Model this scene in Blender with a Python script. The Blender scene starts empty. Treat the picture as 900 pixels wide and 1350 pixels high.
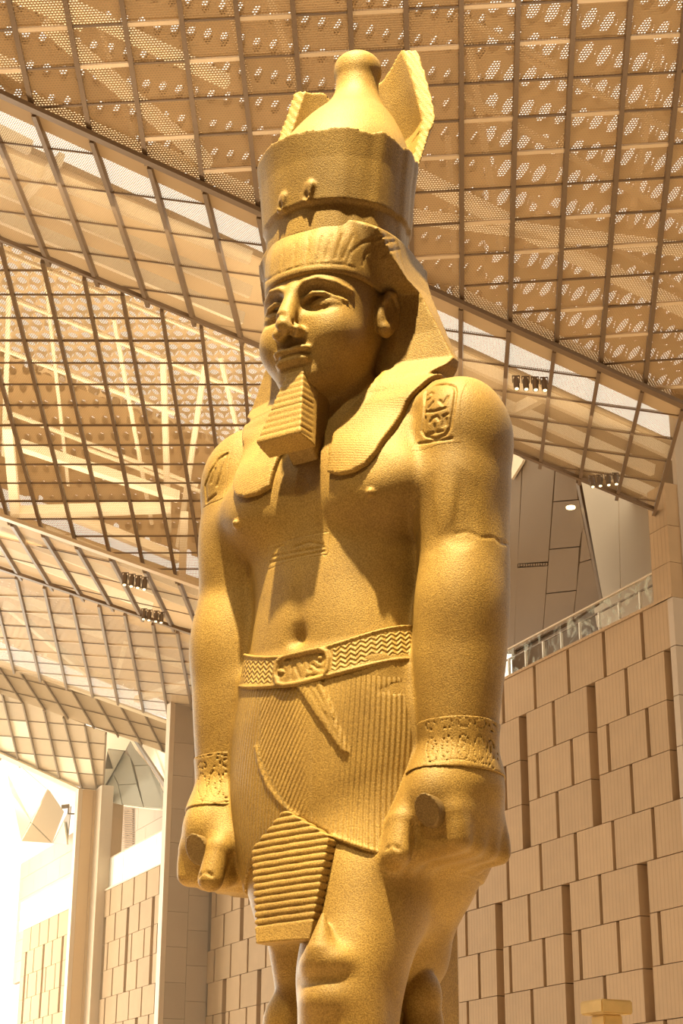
import bpy, bmesh, math, random
import numpy as np
from math import sin, cos, radians, sqrt, pi, tan
from mathutils import Vector, Matrix

# ------------------------------------------------------------------ camera, world, lights, exposure
SC = bpy.context.scene
COL = SC.collection
FOC = 2316.0; PITCH = radians(21.0); ROLL = radians(0.3); EYE = 1.6
_X = np.array([1, 0, 0.]); FW = np.array([0, cos(PITCH), sin(PITCH)]); _U = np.array([0, -sin(PITCH), cos(PITCH)])
CR = cos(ROLL) * _X + sin(ROLL) * _U; CU = -sin(ROLL) * _X + cos(ROLL) * _U
CAMP = np.array([0, 0, EYE])

def ray(x, y):
    return FW + CR * (x - 450) / FOC - CU * (y - 675) / FOC

def proj(p):
    q = np.asarray(p, float) - CAMP; z = q @ FW
    return 450 + FOC * (q @ CR) / z, 675 - FOC * (q @ CU) / z

cam = bpy.data.cameras.new('camera'); camo = bpy.data.objects.new('camera', cam); COL.objects.link(camo)
m = Matrix.Identity(4)
for i in range(3):
    m[i][0] = CR[i]; m[i][1] = CU[i]; m[i][2] = -FW[i]; m[i][3] = CAMP[i]
camo.matrix_world = m
cam.sensor_fit = 'VERTICAL'; cam.sensor_height = 36.0; cam.lens = FOC * 36.0 / 1350.0
cam.clip_end = 2000
SC.camera = camo
SC.view_settings.view_transform = 'Standard'; SC.view_settings.look = 'None'
SC.view_settings.gamma = 1.0; SC.view_settings.use_curve_mapping = False
SC.view_settings.exposure = -0.22

world = bpy.data.worlds.new('world'); SC.world = world; world.use_nodes = True
bg = world.node_tree.nodes['Background']; bg.inputs[0].default_value = (1.0, 0.90, 0.72, 1); bg.inputs[1].default_value = 1.9

# statue frame: x = statue's left, y = statue's front, z up from the eye level
TH = radians(33.0)
SF = np.array([-sin(TH), -cos(TH), 0]); SL = np.array([cos(TH), -sin(TH), 0])
_r = ray(452, 870); SO = np.array([_r[0] * 12 / _r[1], 12, EYE])

def s2w(p):
    p = np.asarray(p, float)
    return SO + p[..., 0:1] * SL + p[..., 1:2] * SF + p[..., 2:3] * np.array([0, 0, 1.])

def spot(name, pos, target, energy, color, size_deg, blend=0.5, radius=0.15):
    l = bpy.data.lights.new(name, 'SPOT'); l.energy = energy; l.color = color; l.spot_size = radians(size_deg)
    l.spot_blend = blend; l.shadow_soft_size = radius
    o = bpy.data.objects.new(name, l); COL.objects.link(o); o.location = pos
    d = Vector(target) - Vector(pos); o.rotation_euler = d.to_track_quat('-Z', 'Y').to_euler()
    return o
spot('key_spot', tuple(s2w((1.4, 6.0, 25))), tuple(s2w((0, 0.3, 4.2))), 140000, (1.0, 0.78, 0.35), 32, 0.6, 0.30)
spot('side_spot', tuple(s2w((-8.0, 9.0, 20.0))), tuple(s2w((0, 0, 4))), 3500, (1.0, 0.78, 0.35), 50, 0.6, 0.30)
spot('kilt_spot', tuple(s2w((2.5, 13.0, 17.0))), tuple(s2w((0, 0.4, 2.6))), 9000, (1.0, 0.78, 0.35), 17, 0.9, 0.4)
def area(name, pos, target, w, h, energy, color):
    l = bpy.data.lights.new(name, 'AREA'); l.shape = 'RECTANGLE'; l.size = w; l.size_y = h; l.energy = energy; l.color = color
    o = bpy.data.objects.new(name, l); COL.objects.link(o); o.location = pos; d = Vector(target) - Vector(pos); o.rotation_euler = d.to_track_quat('-Z', 'Y').to_euler(); return o
def WPOS(s, z, off):
    az = radians(24.1); p = CAMP + ray(675, 893) * (16 / ray(675, 893)[2]) + np.array([-sin(az), cos(az), 0]) * s + np.array([-cos(az), -sin(az), 0]) * off
    return (float(p[0]), float(p[1]), EYE + z)
# daylight pouring in at the far left end of the hall
area('daylight_opening', (-62, 105, 14), (-18, 80, 14), 30, 26, 55000, (1.0, .88, .68))
area('wall_fill', (-8, 14, 26), WPOS(0, 8, 0), 10, 4, 1500, (1.0, .82, .60))  # added fill lamp brightening the right wall; no fixture stands here
_lw = WPOS(78, 12, 16)
area('daylight_opening', _lw, WPOS(52, 10, 0), 14, 22, 20000, (1.0, .90, .72))
# added unseen fill near the floor, brightening the ceiling from below
area('ceiling_fill', (-6, 36, .6), (-6, 44, 20), 14, 6, 1800, (1.0, .84, .62))
area('ceiling_fill', (10, 30, .6), (6, 34, 20), 10, 5, 900, (1.0, .84, .62))

# ------------------------------------------------------------------ hall: materials
def new_mat(name, col, rough=.6, spec=.3, metal=0.0):
    M = bpy.data.materials.new(name); M.use_nodes = True; b = M.node_tree.nodes['Principled BSDF']
    b.inputs['Base Color'].default_value = (*col, 1); b.inputs['Roughness'].default_value = rough
    b.inputs['Specular IOR Level'].default_value = spec; b.inputs['Metallic'].default_value = metal
    return M
def varied(name, col, rough=.7, scale=3.0, amt=.12, groove=0.0, fine=40.0):
    M = new_mat(name, col, rough, .2); N = M.node_tree.nodes; L = M.node_tree.links; b = N['Principled BSDF']
    tc = N.new('ShaderNodeTexCoord'); ns = N.new('ShaderNodeTexNoise'); ns.inputs['Scale'].default_value = scale; ns.inputs['Detail'].default_value = 5
    L.new(tc.outputs['Object'], ns.inputs['Vector'])
    oi = N.new('ShaderNodeObjectInfo')
    a = N.new('ShaderNodeMath'); a.operation = 'MULTIPLY_ADD'; L.new(ns.outputs['Fac'], a.inputs[0]); a.inputs[1].default_value = amt * 2; a.inputs[2].default_value = 1 - amt * 1.6
    c = N.new('ShaderNodeMath'); c.operation = 'MULTIPLY_ADD'; L.new(oi.outputs['Random'], c.inputs[0]); c.inputs[1].default_value = amt; L.new(a.outputs[0], c.inputs[2])
    v = N.new('ShaderNodeVectorMath'); v.operation = 'SCALE'; v.inputs[0].default_value = col; L.new(c.outputs[0], v.inputs['Scale'])
    out = v.outputs[0]
    if groove:
        uv = N.new('ShaderNodeUVMap'); sx = N.new('ShaderNodeSeparateXYZ'); L.new(uv.outputs[0], sx.inputs[0])
        d = N.new('ShaderNodeMath'); d.operation = 'DIVIDE'; L.new(sx.outputs[0], d.inputs[0]); d.inputs[1].default_value = groove
        fr = N.new('ShaderNodeMath'); fr.operation = 'FRACT'; L.new(d.outputs[0], fr.inputs[0])
        lt = N.new('ShaderNodeMath'); lt.operation = 'LESS_THAN'; L.new(fr.outputs[0], lt.inputs[0]); lt.inputs[1].default_value = .14
        bp = N.new('ShaderNodeBump'); bp.invert = True; bp.inputs['Distance'].default_value = .03; bp.inputs['Strength'].default_value = .8
        L.new(lt.outputs[0], bp.inputs['Height']); L.new(bp.outputs[0], b.inputs['Normal'])
        m1 = N.new('ShaderNodeMath'); m1.operation = 'MULTIPLY_ADD'; L.new(lt.outputs[0], m1.inputs[0]); m1.inputs[1].default_value = -.14; m1.inputs[2].default_value = 1
        v2 = N.new('ShaderNodeVectorMath'); v2.operation = 'SCALE'; L.new(out, v2.inputs[0]); L.new(m1.outputs[0], v2.inputs['Scale']); out = v2.outputs[0]
    L.new(out, b.inputs['Base Color'])
    return M
def perforated(name, col, period, open_r, streak=False):
    # metal sheet punched with a triangular pattern of round holes
    M = varied(name, col, .45, .8, .10); N = M.node_tree.nodes; L = M.node_tree.links; b = N['Principled BSDF']
    uv = N.new('ShaderNodeUVMap'); sx = N.new('ShaderNodeSeparateXYZ'); L.new(uv.outputs[0], sx.inputs[0])
    def mth(op, *a):
        n_ = N.new('ShaderNodeMath'); n_.operation = op
        for i, q in enumerate(a):
            if isinstance(q, (int, float)): n_.inputs[i].default_value = q
            else: L.new(q, n_.inputs[i])
        return n_.outputs[0]
    px_, py_ = period
    v = mth('DIVIDE', sx.outputs[1], py_); row = mth('FLOOR', v)
    u = mth('ADD', mth('DIVIDE', sx.outputs[0], px_), mth('MULTIPLY', mth('MODULO', row, 2.0), .5))
    fx = mth('SUBTRACT', mth('FRACT', u), .5); fy = mth('SUBTRACT', mth('FRACT', v), .5)
    d = mth('ADD', mth('MULTIPLY', fx, fx), mth('MULTIPLY', fy, fy))
    hole = mth('LESS_THAN', d, open_r * open_r)
    tr = N.new('ShaderNodeBsdfTransparent'); mx = N.new('ShaderNodeMixShader'); out = N['Material Output']
    L.new(hole, mx.inputs[0]); L.new(b.outputs[0], mx.inputs[1]); L.new(tr.outputs[0], mx.inputs[2]); L.new(mx.outputs[0], out.inputs['Surface'])
    return M
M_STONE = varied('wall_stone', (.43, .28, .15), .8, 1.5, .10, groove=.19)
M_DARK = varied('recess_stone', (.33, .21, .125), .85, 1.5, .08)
M_FIN = varied('fin_stone', (.45, .345, .245), .8, .6, .08)
M_PALE = varied('pale_plaster', (.86, .70, .50), .8, .4, .05)
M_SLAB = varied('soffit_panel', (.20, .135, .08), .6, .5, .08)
M_TRIM = new_mat('pale_trim', (.62, .48, .33), .6)
M_MESH = perforated('perforated_metal', (.56, .37, .185), (.064, .056), .39)
M_MESHB = perforated('perforated_metal_riser', (.50, .35, .19), (.05, .045), .46)
M_PANEL = varied('ceiling_panel', (.55, .42, .27), .45, .35, .14)
M_BAR = new_mat('bronze_bar', (.20, .125, .065), .35, .5, .3)
M_BARL = new_mat('pale_bar', (.75, .55, .33), .3, .5, .2)
M_BEAM = varied('white_beam', (.88, .76, .56), .5, .5, .05)
M_TUBE = varied('truss_tube', (.50, .35, .20), .5, .5, .05)
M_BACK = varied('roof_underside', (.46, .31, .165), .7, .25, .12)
M_ROOFH = perforated('roof_lattice', (.46, .31, .16), (.50, .95), .41)
M_ROOFA = perforated('roof_lattice_open', (.66, .50, .31), (.42, .62), .46)
M_ROOFD = perforated('roof_lattice_dense', (.44, .29, .15), (.42, .85), .26)
M_STEEL = new_mat('dark_steel', (.22, .16, .11), .4, .5, .6)
M_WHITE = new_mat('white_post', (.85, .80, .68), .4)
g = new_mat('rail_glass', (.62, .66, .54), .05, .8); N_ = g.node_tree.nodes; L_ = g.node_tree.links
_t = N_.new('ShaderNodeBsdfTransparent'); _m = N_.new('ShaderNodeMixShader'); _n = N_.new('ShaderNodeTexNoise'); _n.inputs['Scale'].default_value = .9; _n.inputs['Distortion'].default_value = 3.0  # swirling noise paints reflections into how opaque the glass is
_r = N_.new('ShaderNodeMath'); _r.operation = 'MULTIPLY_ADD'; _r.inputs[1].default_value = 1.6; _r.inputs[2].default_value = -.78; _r.use_clamp = True
_tc = N_.new('ShaderNodeTexCoord'); L_.new(_tc.outputs['Object'], _n.inputs['Vector']); L_.new(_n.outputs['Fac'], _r.inputs[0]); L_.new(_r.outputs[0], _m.inputs[0])
L_.new(_t.outputs[0], _m.inputs[1]); L_.new(N_['Principled BSDF'].outputs[0], _m.inputs[2]); L_.new(_m.outputs[0], N_['Material Output'].inputs['Surface'])
M_GLASS = g
M_GLARE = new_mat('glare_white_glass', (.92, .93, .84), .2, .5)  # far railings: daylight glare on the glass painted as opaque white
def lamp_mat(name, col, s):
    M = new_mat(name, col); b = M.node_tree.nodes['Principled BSDF']; b.inputs['Emission Color'].default_value = (*col, 1); b.inputs['Emission Strength'].default_value = s
    return M
M_LENS = lamp_mat('lit_lens', (1.0, .85, .5), 2.5)

# ------------------------------------------------------------------ hall: geometry helpers
def link(name, verts, faces, mat, parent=None, uvs=None, kind=None):
    me = bpy.data.meshes.new(name); me.from_pydata([tuple(v) for v in verts], [], faces); me.materials.append(mat)
    if uvs is not None:
        l = me.uv_layers.new(name='UVMap')
        for lp in me.loops: l.data[lp.index].uv = uvs[lp.vertex_index]
    o = bpy.data.objects.new(name, me); COL.objects.link(o)
    if parent: o.parent = parent
    if kind: o['kind'] = kind
    return o
def holder(name, kind='structure'):
    o = bpy.data.objects.new(name, None); COL.objects.link(o); o['kind'] = kind; return o
def prism(poly, nv):
    # polygon (list of 3d points) thickened along nv
    n_ = len(poly); V = [np.array(p) for p in poly] + [np.array(p) + nv for p in poly]
    F = [tuple(range(n_)), tuple(range(2*n_-1, n_-1, -1))] + [(i, n_+i, n_+(i+1) % n_, (i+1) % n_) for i in range(n_)]
    return V, F
class MB:
    def __init__(s): s.v = []; s.f = []
    def add(s, V, F):
        b = len(s.v); s.v += list(V); s.f += [tuple(i + b for i in f) for f in F]
    def bar(s, a, b, w, h, up):
        a = np.array(a); b = np.array(b); d = b - a; d = d / (np.linalg.norm(d) + 1e-9); x = np.cross(d, up); x = x / (np.linalg.norm(x) + 1e-9); y = np.cross(x, d)
        c = [(-w, -h), (w, -h), (w, h), (-w, h)]
        V = [a + x*i/2 + y*j/2 for i, j in c] + [b + x*i/2 + y*j/2 for i, j in c]
        s.add(V, [(0,3,2,1), (4,5,6,7), (0,1,5,4), (1,2,6,5), (2,3,7,6), (3,0,4,7)])
    def tube(s, a, b, r, n_=8):
        a = np.array(a); b = np.array(b); d = b - a; d = d / (np.linalg.norm(d) + 1e-9); x = np.cross(d, [0.13, .2, 1]); x = x / np.linalg.norm(x); y = np.cross(x, d)
        V = [a + r*(x*cos(2*pi*i/n_) + y*sin(2*pi*i/n_)) for i in range(n_)] + [b + r*(x*cos(2*pi*i/n_) + y*sin(2*pi*i/n_)) for i in range(n_)]
        s.add(V, [(i, (i+1) % n_, n_+(i+1) % n_, n_+i) for i in range(n_)] + [tuple(range(n_-1, -1, -1)), tuple(range(n_, 2*n_))])
    def build(s, name, mat, parent=None, kind=None): return link(name, s.v, s.f, mat, parent, kind=kind)
EYEV = np.array([0, 0, EYE])
def nrm(v): return v / np.linalg.norm(v)
def on(x, y, p, nn):
    d = ray(x, y); return EYEV + d * (((p - EYEV) @ nn) / (d @ nn))
def plate(name, px, p, nn, th, mat, parent=None, kind=None):
    nn = nn if (nn @ (EYEV - p)) > 0 else -nn
    P = [on(x, y, p, nn) for x, y in px]; V, F = prism(P, -nn * th)
    e1 = nrm(np.cross(nn, [0, 0, 1.])) if abs(nn[2]) < .95 else np.array([1., 0, 0]); e2 = np.cross(nn, e1)
    return link(name, V, F, mat, parent, [(float(v @ e1), float(v @ e2)) for v in V], kind)

# ------------------------------------------------------------------ the long stone wall
AZ = radians(24.1); WD = np.array([-sin(AZ), cos(AZ), 0]); WN = np.array([-cos(AZ), -sin(AZ), 0])
WP = EYEV + ray(675, 893) * (16 / ray(675, 893)[2])
def W(s, z, off=0): return WP + WD * s + WN * off + np.array([0, 0, z - 16.0])   # z above the eye
CH_, SP = 1.465, 2.115
def wbox(s0, s1, z0, z1, o0, o1):
    V = [W(s, z, o) for o in (o0, o1) for s, z in ((s0, z0), (s1, z0), (s1, z1), (s0, z1))]
    F = [(0,1,2,3), (7,6,5,4), (0,4,5,1), (1,5,6,2), (2,6,7,3), (3,7,4,0)]
    return V, F, [(s, z) for o in (0, 1) for s, z in ((s0, z0), (s1, z0), (s1, z1), (s0, z1))]
def wobj(name, s0, s1, z0, z1, o0, o1, mat, parent=None, kind=None):
    V, F, uv = wbox(s0, s1, z0, z1, o0, o1); return link(name, V, F, mat, parent, uv, kind)
def stone_wall(name, s0, s1, ztop, nrow, zbot=-1.6, clip_top=None):
    h = holder(name)
    wobj('wall_core', s0, s1, zbot, ztop - .05, -.75, -.55, M_DARK, h)
    for k in range(nrow):
        z1 = ztop - CH_ * k; z0 = z1 - CH_; t = k % 4; sup = (k // 4) % 2
        cuts = []
        c0 = -1.46; big0 = -.62 + (SP * .93 if sup else 0)
        kk = range(-8, 32)
        if t == 0: cuts = [(c0 + SP*i - .09, c0 + SP*i + .09) for i in kk]
        else:
            cuts = [(big0 + 2*SP*i - .25, big0 + 2*SP*i + .25) for i in kk]
            if t in (1, 3): cuts += [(big0 + SP + 2*SP*i - .09 + .15, big0 + SP + 2*SP*i + .09 + .15) for i in kk]
            else: cuts += [(c0 + SP*i - .09, c0 + SP*i + .09) for i in kk]
        cuts = sorted([c for c in cuts if c[1] > s0 + .6 and c[0] < s1]); cur = s0
        for a, b in cuts + [(s1, s1)]:
            a = min(a, s1)
            if a - cur > .12:
                wobj('stone_panel', cur, a, z0 + .012, z1 - .012, -.5, .015 * random.random(), M_STONE, h)
            cur = max(cur, b)
    return h
random.seed(4)
wall_r = stone_wall('wall_right', -9.45, 29.1, 16.03, 12)
for s_, z_ in ((0, 0),):
    wobj('wall_coping', -9.45, 29.1, 16.03, 16.12, -.75, .05, M_STONE, wall_r)
wall_b = stone_wall('wall_back', 36.1, 47.1, 15.32, 9)
wobj('wall_coping', 36.1, 47.1, 15.32, 15.42, -.75, .05, M_TRIM, wall_b)
wall_l = stone_wall('wall_left', 53.2, 64, 15.3, 9)
wobj('wall_coping', 53.2, 64, 15.3, 15.4, -.75, .05, M_TRIM, wall_l)
# end of the right block and the tower above it
tw = holder('wall_front')
for k in range(9): wobj('stone_panel', -9.47, -9.2 + .0, 16.03 - CH_*(k+1) + .012, 16.03 - CH_*k - .012, -6, .02, M_FIN, tw)
wobj('wall_core', -9.5, -9.3, -1.6, 22, -6.0, -.4, M_FIN, tw)
for z0, z1 in ((16.03, 17.1), (17.115, 18.25), (18.265, 19.6)): wobj('stone_panel', -9.46, -8.52, z0, z1, -.6, .03, M_STONE, tw)
# fins between the bays: a narrow pale edge and a broad side face of tiles
def fin(name, xe0, xe1, ye, s_w, ztop, zbot, mat_side, tile=1.6):
    h = holder(name)
    # side plane perpendicular to the wall through W(s_w); find how far it stands out to reach the pixel column xe1
    A = W(s_w, 12, 0); t = None
    p = on(xe1, ye, A, WD); dep = float((p - A) @ WN); w_ = .35
    dd = dep
    z = ztop
    nt = max(2, int(round(dd / 2.0)))
    r_ = 0
    while z > zbot:
        z0 = z - tile
        for i in range(nt):
            o0 = dd * i / nt; o1 = dd * (i + 1) / nt; dz = (tile * .5 if i % 2 else 0)
            wobj('wall_tile', s_w, s_w + .12 + .01 * random.random(), max(z0 - dz, zbot), min(z - dz + (dz if r_ == 0 else 0), ztop) - .015, o0 + .008, o1 - .008, mat_side, h)
        z = z0; r_ += 1
    wobj('wall_core', s_w + .12, s_w + .6, zbot, ztop, -1.2, dd, mat_side, h)
    wobj('edge_trim', s_w - .01, s_w + .55, zbot, ztop, dd, dd + .25, M_TRIM, h)
    return dd
d2 = fin('trim_1', 217, 223, 1140, 29.1, 22.3, -1.6, M_FIN)
M_FINW = varied('warm_fin_stone', (.62, .42, .22), .8, .6, .05)
d1 = fin('trim_2', 90, 97, 1250, 47.3, 21.2, -1.6, M_FINW, 60)
wobj('edge_trim', 46.2, 47.3, -1.6, 21.3, -.2, .5, M_TRIM, holder('trim_3'))

# upper storey set back behind the parapet
def tilewall(name, s0, s1, z0, z1, off, ts, tz, mat):
    h = holder(name); z = z0; r_ = 0
    while z < z1:
        s = s0 - (ts / 2 if r_ % 2 else 0)
        while s < s1:
            a, b = max(s, s0), min(s + ts, s1)
            if b - a > .05: wobj('wall_tile', a + .012, b - .012, z + .012, min(z + tz, z1) - .012, off - .1, off + .004 * random.random(), mat, h)
            s += ts
        z += tz; r_ += 1
    wobj('wall_core', s0, s1, z0, z1, off - .3, off - .09, M_DARK, h)
    return h
M_UP = varied('upper_wall_stone', (.46, .35, .26), .8, .6, .06)
def s_at(x, y, off):
    return float((on(x, y, WP + WN * off, WN) - WP) @ WD)
_a, _b, _c, _d = s_at(226, 1100, -3.5), s_at(124, 1100, -3.5), s_at(96, 1150, -3.5), s_at(27, 1150, -3.5)
ub = tilewall('wall_back.001', _a, _b, 14.0, 22.1, -3.5, 3.2, 1.5, M_UP)
ul = tilewall('wall_left.001', _c, _d, 13.6, 22.3, -3.5, 3.4, 1.5, M_UP)
uc = tilewall('wall_back.002', 9.5, _a - .2, 14.5, 22, -3.6, 4.2, 2.0, M_UP)
SOF = W(0, 16, -1.6); BKP = W(0, 16, -5.0)
def c6(pts): return [(600 + x/3, 560 + y/3) for x, y in pts]
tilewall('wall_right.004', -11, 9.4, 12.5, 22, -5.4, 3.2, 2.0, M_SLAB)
pw = holder('wall_right.001')
plate('wall_panel', c6([(440,90),(640,120),(655,800),(560,800)]), BKP, WN, .2, M_PALE, pw)
plate('wall_panel', c6([(642,120),(815,220),(815,760),(657,800)]), BKP, WN, .2, M_PALE, pw)
sf = holder('wall_right.002')
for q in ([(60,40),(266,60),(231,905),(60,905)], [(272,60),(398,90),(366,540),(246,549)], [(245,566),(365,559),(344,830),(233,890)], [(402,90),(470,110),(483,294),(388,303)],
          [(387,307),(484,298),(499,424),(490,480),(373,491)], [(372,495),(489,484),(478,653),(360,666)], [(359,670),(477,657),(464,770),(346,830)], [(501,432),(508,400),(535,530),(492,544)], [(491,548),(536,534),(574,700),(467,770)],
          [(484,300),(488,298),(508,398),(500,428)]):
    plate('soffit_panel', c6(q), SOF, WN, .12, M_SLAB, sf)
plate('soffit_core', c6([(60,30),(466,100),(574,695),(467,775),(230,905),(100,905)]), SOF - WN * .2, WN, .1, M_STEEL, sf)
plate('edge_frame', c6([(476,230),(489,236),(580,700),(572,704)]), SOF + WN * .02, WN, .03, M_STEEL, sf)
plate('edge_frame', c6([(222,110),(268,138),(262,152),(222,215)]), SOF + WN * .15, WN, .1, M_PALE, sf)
sl = MB()
for i in range(12):
    x = 249 + i * 9.8; y = 549 - i * .4
    P = [on(*c6([q])[0], SOF, WN) for q in ((x, y + 2), (x + 6, y + 1.5), (x + 6, y + 11), (x, y + 12))]; V, F = prism(P, -WN * .06); sl.add(V, F)
sl.build('vent_slats', M_SLAB, sf, 'stuff')

# glass parapets
def parapet(s0, s1, z0, h_, step, mat, lab, post=M_WHITE):
    r_ = bpy.data.objects.new('glass_railing', None); COL.objects.link(r_); r_.location = tuple(W(s0, z0, -.2)); r_['label'] = lab; r_['category'] = 'railing'
    inv = Matrix.Translation(Vector(r_.location)).inverted()
    def loc(o): o.data.transform(inv)
    s = s0
    while s < s1 - .2:
        e = min(s + step, s1); o = wobj('glass_pane', s + .03, e - .03, z0 + .06, z0 + h_, -.23, -.21, mat, r_); loc(o)
        o = wobj('post', s - .03, s + .03, z0, z0 + h_ * .72, -.34, -.26, post, r_); loc(o)
        s = e
    o = wobj('handrail', s0, s1, z0 + h_, z0 + h_ + .05, -.27, -.18, M_TRIM, r_); loc(o)
    o = wobj('handrail', s0, s1, z0 + h_ * .72, z0 + h_ * .72 + .045, -.36, -.31, M_STEEL, r_); loc(o)
parapet(-8.5, 8, 16.12, 1.02, 1.15, M_GLASS, 'clear glass railing along the top of the right-hand stone wall')
parapet(36.1, 47.0, 15.42, 1.75, 1.9, M_GLARE, 'glass railing with daylight glare painted white, on the far wall between the two fins')
parapet(53.4, 66, 15.4, 1.9, 1.9, M_GLARE, 'glass railing with daylight glare painted white, at far left, beyond the warm fin')
# vent louvre and small fixtures on the far upper wall
lv = bpy.data.objects.new('wall_vent', None); COL.objects.link(lv); lv.location = tuple(W(43, 17, -3.4)); tag_ = lv
lv['label'] = 'tall narrow louvred vent on the grey far upper wall'; lv['category'] = 'vent'
BKV = W(0, 16, -3.35)
for i in range(22):
    y = 1067 + i * 2.95; o = plate('slat', [(160.5, y), (174.5, y + .3), (174.5, y + 1.6), (160.5, y + 1.3)], BKV, WN, .08, M_DARK, None); o.data.transform(Matrix.Translation(-lv.location)); o.parent = lv

# ------------------------------------------------------------------ pleated ceiling
z3 = np.array([0, 0, 1.])
LN = {1: (126, .4556), 2: (319, .413), 3: (682.7, .354), 4: (751.7, .3375), 5: (872.7, .3577), 6: (911.7, .385), 7: (996, .455)}
def ly(i, x): return LN[i][0] + LN[i][1] * x
dA = nrm(ray(607, 2900)); dB = nrm(ray(610, 1500))
def anchored(i, xa, A, az=58):
    h = np.array([sin(radians(az)), cos(radians(az)), 0]); ep = np.cross(ray(0, ly(i, 0)), ray(800, ly(i, 800)))
    return A, nrm(h - z3 * (ep @ h) / (ep @ z3))
LP = {}
def wpt(x, y): return on(x, y, WP, WN)
LP[2] = anchored(2, 864, wpt(864, ly(2, 864)))
def at(i, x):
    A, D = LP[i]; nn = nrm(np.cross(D, np.cross(D, A - EYEV))); return on(x, ly(i, x), A, nrm(np.cross(np.cross(D, A - EYEV), D)))
def chainline(i, j, d, sc=1.0):
    a, b = at(i, 0), at(i, 500); nn = nrm(np.cross(b - a, d)); p, q = on(0, ly(j, 0), a, nn), on(500, ly(j, 500), a, nn)
    p = EYEV + (p - EYEV) * sc; q = EYEV + (q - EYEV) * sc; LP[j] = (p, nrm(q - p))
chainline(2, 1, dB); chainline(2, 3, dA, 1.04); chainline(3, 4, dB, 1.06)
LP[5] = anchored(5, 222, wpt(222, ly(5, 222))); LP[6] = anchored(6, 200, wpt(200, ly(6, 200)) * 1.0); LP[7] = anchored(7, 130, wpt(130, ly(7, 130)))
def facet(i, j, cols, ref, slope, sp, mat, name='ceiling', bright=3, top=None, barw=.10, rowr=.02, jw=.045, pl=None, label=None):
    h = holder(name)
    if top is None: a, b, c = at(i, cols[0][0]), at(i, cols[-1][0]), at(j, (cols[0][1] + cols[-1][1]) / 2)
    else: a, b = at(j, cols[0][1]), at(j, cols[-1][1]); c = a + dA
    nn = nrm(np.cross(b - a, c - a)); nn = nn if nn @ (EYEV - a) > 0 else -nn
    org = on(*ref, a, nn); e1 = nrm(on(ref[0] + 100, ref[1] + 100 * slope, a, nn) - org); e2 = np.cross(nn, e1)
    if e2 @ (on(ref[0], ref[1] + 50, a, nn) - org) < 0: e2 = -e2
    step = abs((on(ref[0], ref[1] + sp, a, nn) - org) @ e2)
    def ab(P): return float((P - org) @ e1), float((P - org) @ e2)
    sides = []
    for xt, xb in cols:
        Tp = at(i, xt) if top is None else on(xt, top, a, nn)
        Bp = at(j, xb); Tp = Tp - nn * ((Tp - a) @ nn); Bp = Bp - nn * ((Bp - a) @ nn)
        sides.append((ab(Tp), ab(Bp)))
    def pt(side, bb):
        (a0, b0), (a1, b1) = side; t = (bb - b0) / (b1 - b0 + 1e-9); t = min(max(t, 0), 1); return a0 + (a1 - a0) * t, b0 + (b1 - b0) * t
    def w3(q, off=0): return org + e1 * q[0] + e2 * q[1] + nn * off
    rows = MB(); joints = MB()
    for c_ in range(len(cols) - 1):
        L_s, R_s = sides[c_], sides[c_ + 1]
        lo = min(L_s[0][1], R_s[0][1]); hi = max(L_s[1][1], R_s[1][1]); k0 = math.floor(lo / step); k1 = math.ceil(hi / step)
        for k in range(k0, k1):
            b0, b1 = max(k * step, lo), min((k + 1) * step, hi)
            q = [pt(L_s, b0), pt(R_s, b0), pt(R_s, b1), pt(L_s, b1)]
            if abs(q[3][1] - q[0][1]) + abs(q[2][1] - q[1][1]) < step * .08: continue
            P = [w3(x, 0) for x in q]
            if not isinstance(mat, (list, tuple)): m_ = mat
            else: m_ = mat[0] if random.random() > (pl or .1) else mat[1]
            V, F = prism(P, -nn * .03); link('ceiling_panel', V, F, m_, h, [(x[0], x[1]) for x in q] * 2)
            if b1 < hi - 1e-6 and abs(pt(L_s, b1)[1] - b1) < 1e-3 and abs(pt(R_s, b1)[1] - b1) < 1e-3:
                isj = bright and (k % bright) == (c_ % 2)
                (joints if isj else rows).bar(w3(q[3], .03), w3(q[2], .03), (jw if isj else rowr) * 2, .06 if isj else .03, nn)
    if rows.v: rows.build('cross_bar', M_BAR, h, 'stuff')
    if joints.v: joints.build('joint_rail', M_BARL if bright else M_BAR, h, 'stuff')
    for sd in sides:
        mb = MB(); mb.bar(w3(sd[0], .05), w3(sd[1], .05), barw, .16, nn); mb.build('mullion', M_BAR, h)
    return a, nn, e1, e2
def ext(c, l=0, r=0):
    c = list(c)
    for _ in range(l): c.insert(0, tuple(2*c[0][q] - c[1][q] for q in (0, 1)))
    for _ in range(r): c.append(tuple(2*c[-1][q] - c[-2][q] for q in (0, 1)))
    return c
A0c = list(zip((12, 86, 160, 236, 310, 385, 460, 534, 607, 682, 756, 830, 903), (44, 120, 193, 268, 341, 410, 477, 543, 608, 671, 732, 790, 848)))
def toy(x0, x1, y1, y): return x1 + (x0 - x1) * (y1 - y) / y1
A0c = [(toy(a, b, ly(1, b), -70), b) for a, b in A0c]
fA0 = facet(0, 1, ext(A0c, 2, 2), (790, 100), -.055, 48, M_MESH, top=-70)
B1c = list(zip((-30, 46, 122, 198, 271, 342, 410, 477, 543, 608, 671, 731, 790, 847, 900), (66, 130, 196, 257, 320, 381, 440, 497, 553, 607, 660, 712, 764, 813, 862)))
fB1 = facet(1, 2, ext(B1c, 3), (760, 560), .14, 30, M_MESHB, bright=0)
A3c = [(-214, -72), (-160, -30), (-108, 13), (-54, 57), (0, 101), (56, 146), (111, 190), (161, 233), (213, 270), (265, 310), (318, 350), (370, 388), (421, 425), (470, 462), (519, 500), (567, 537), (614, 574), (660, 610)]
M_MESHA = perforated('perforated_metal_light', (.60, .42, .22), (.064, .056), .44)
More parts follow.
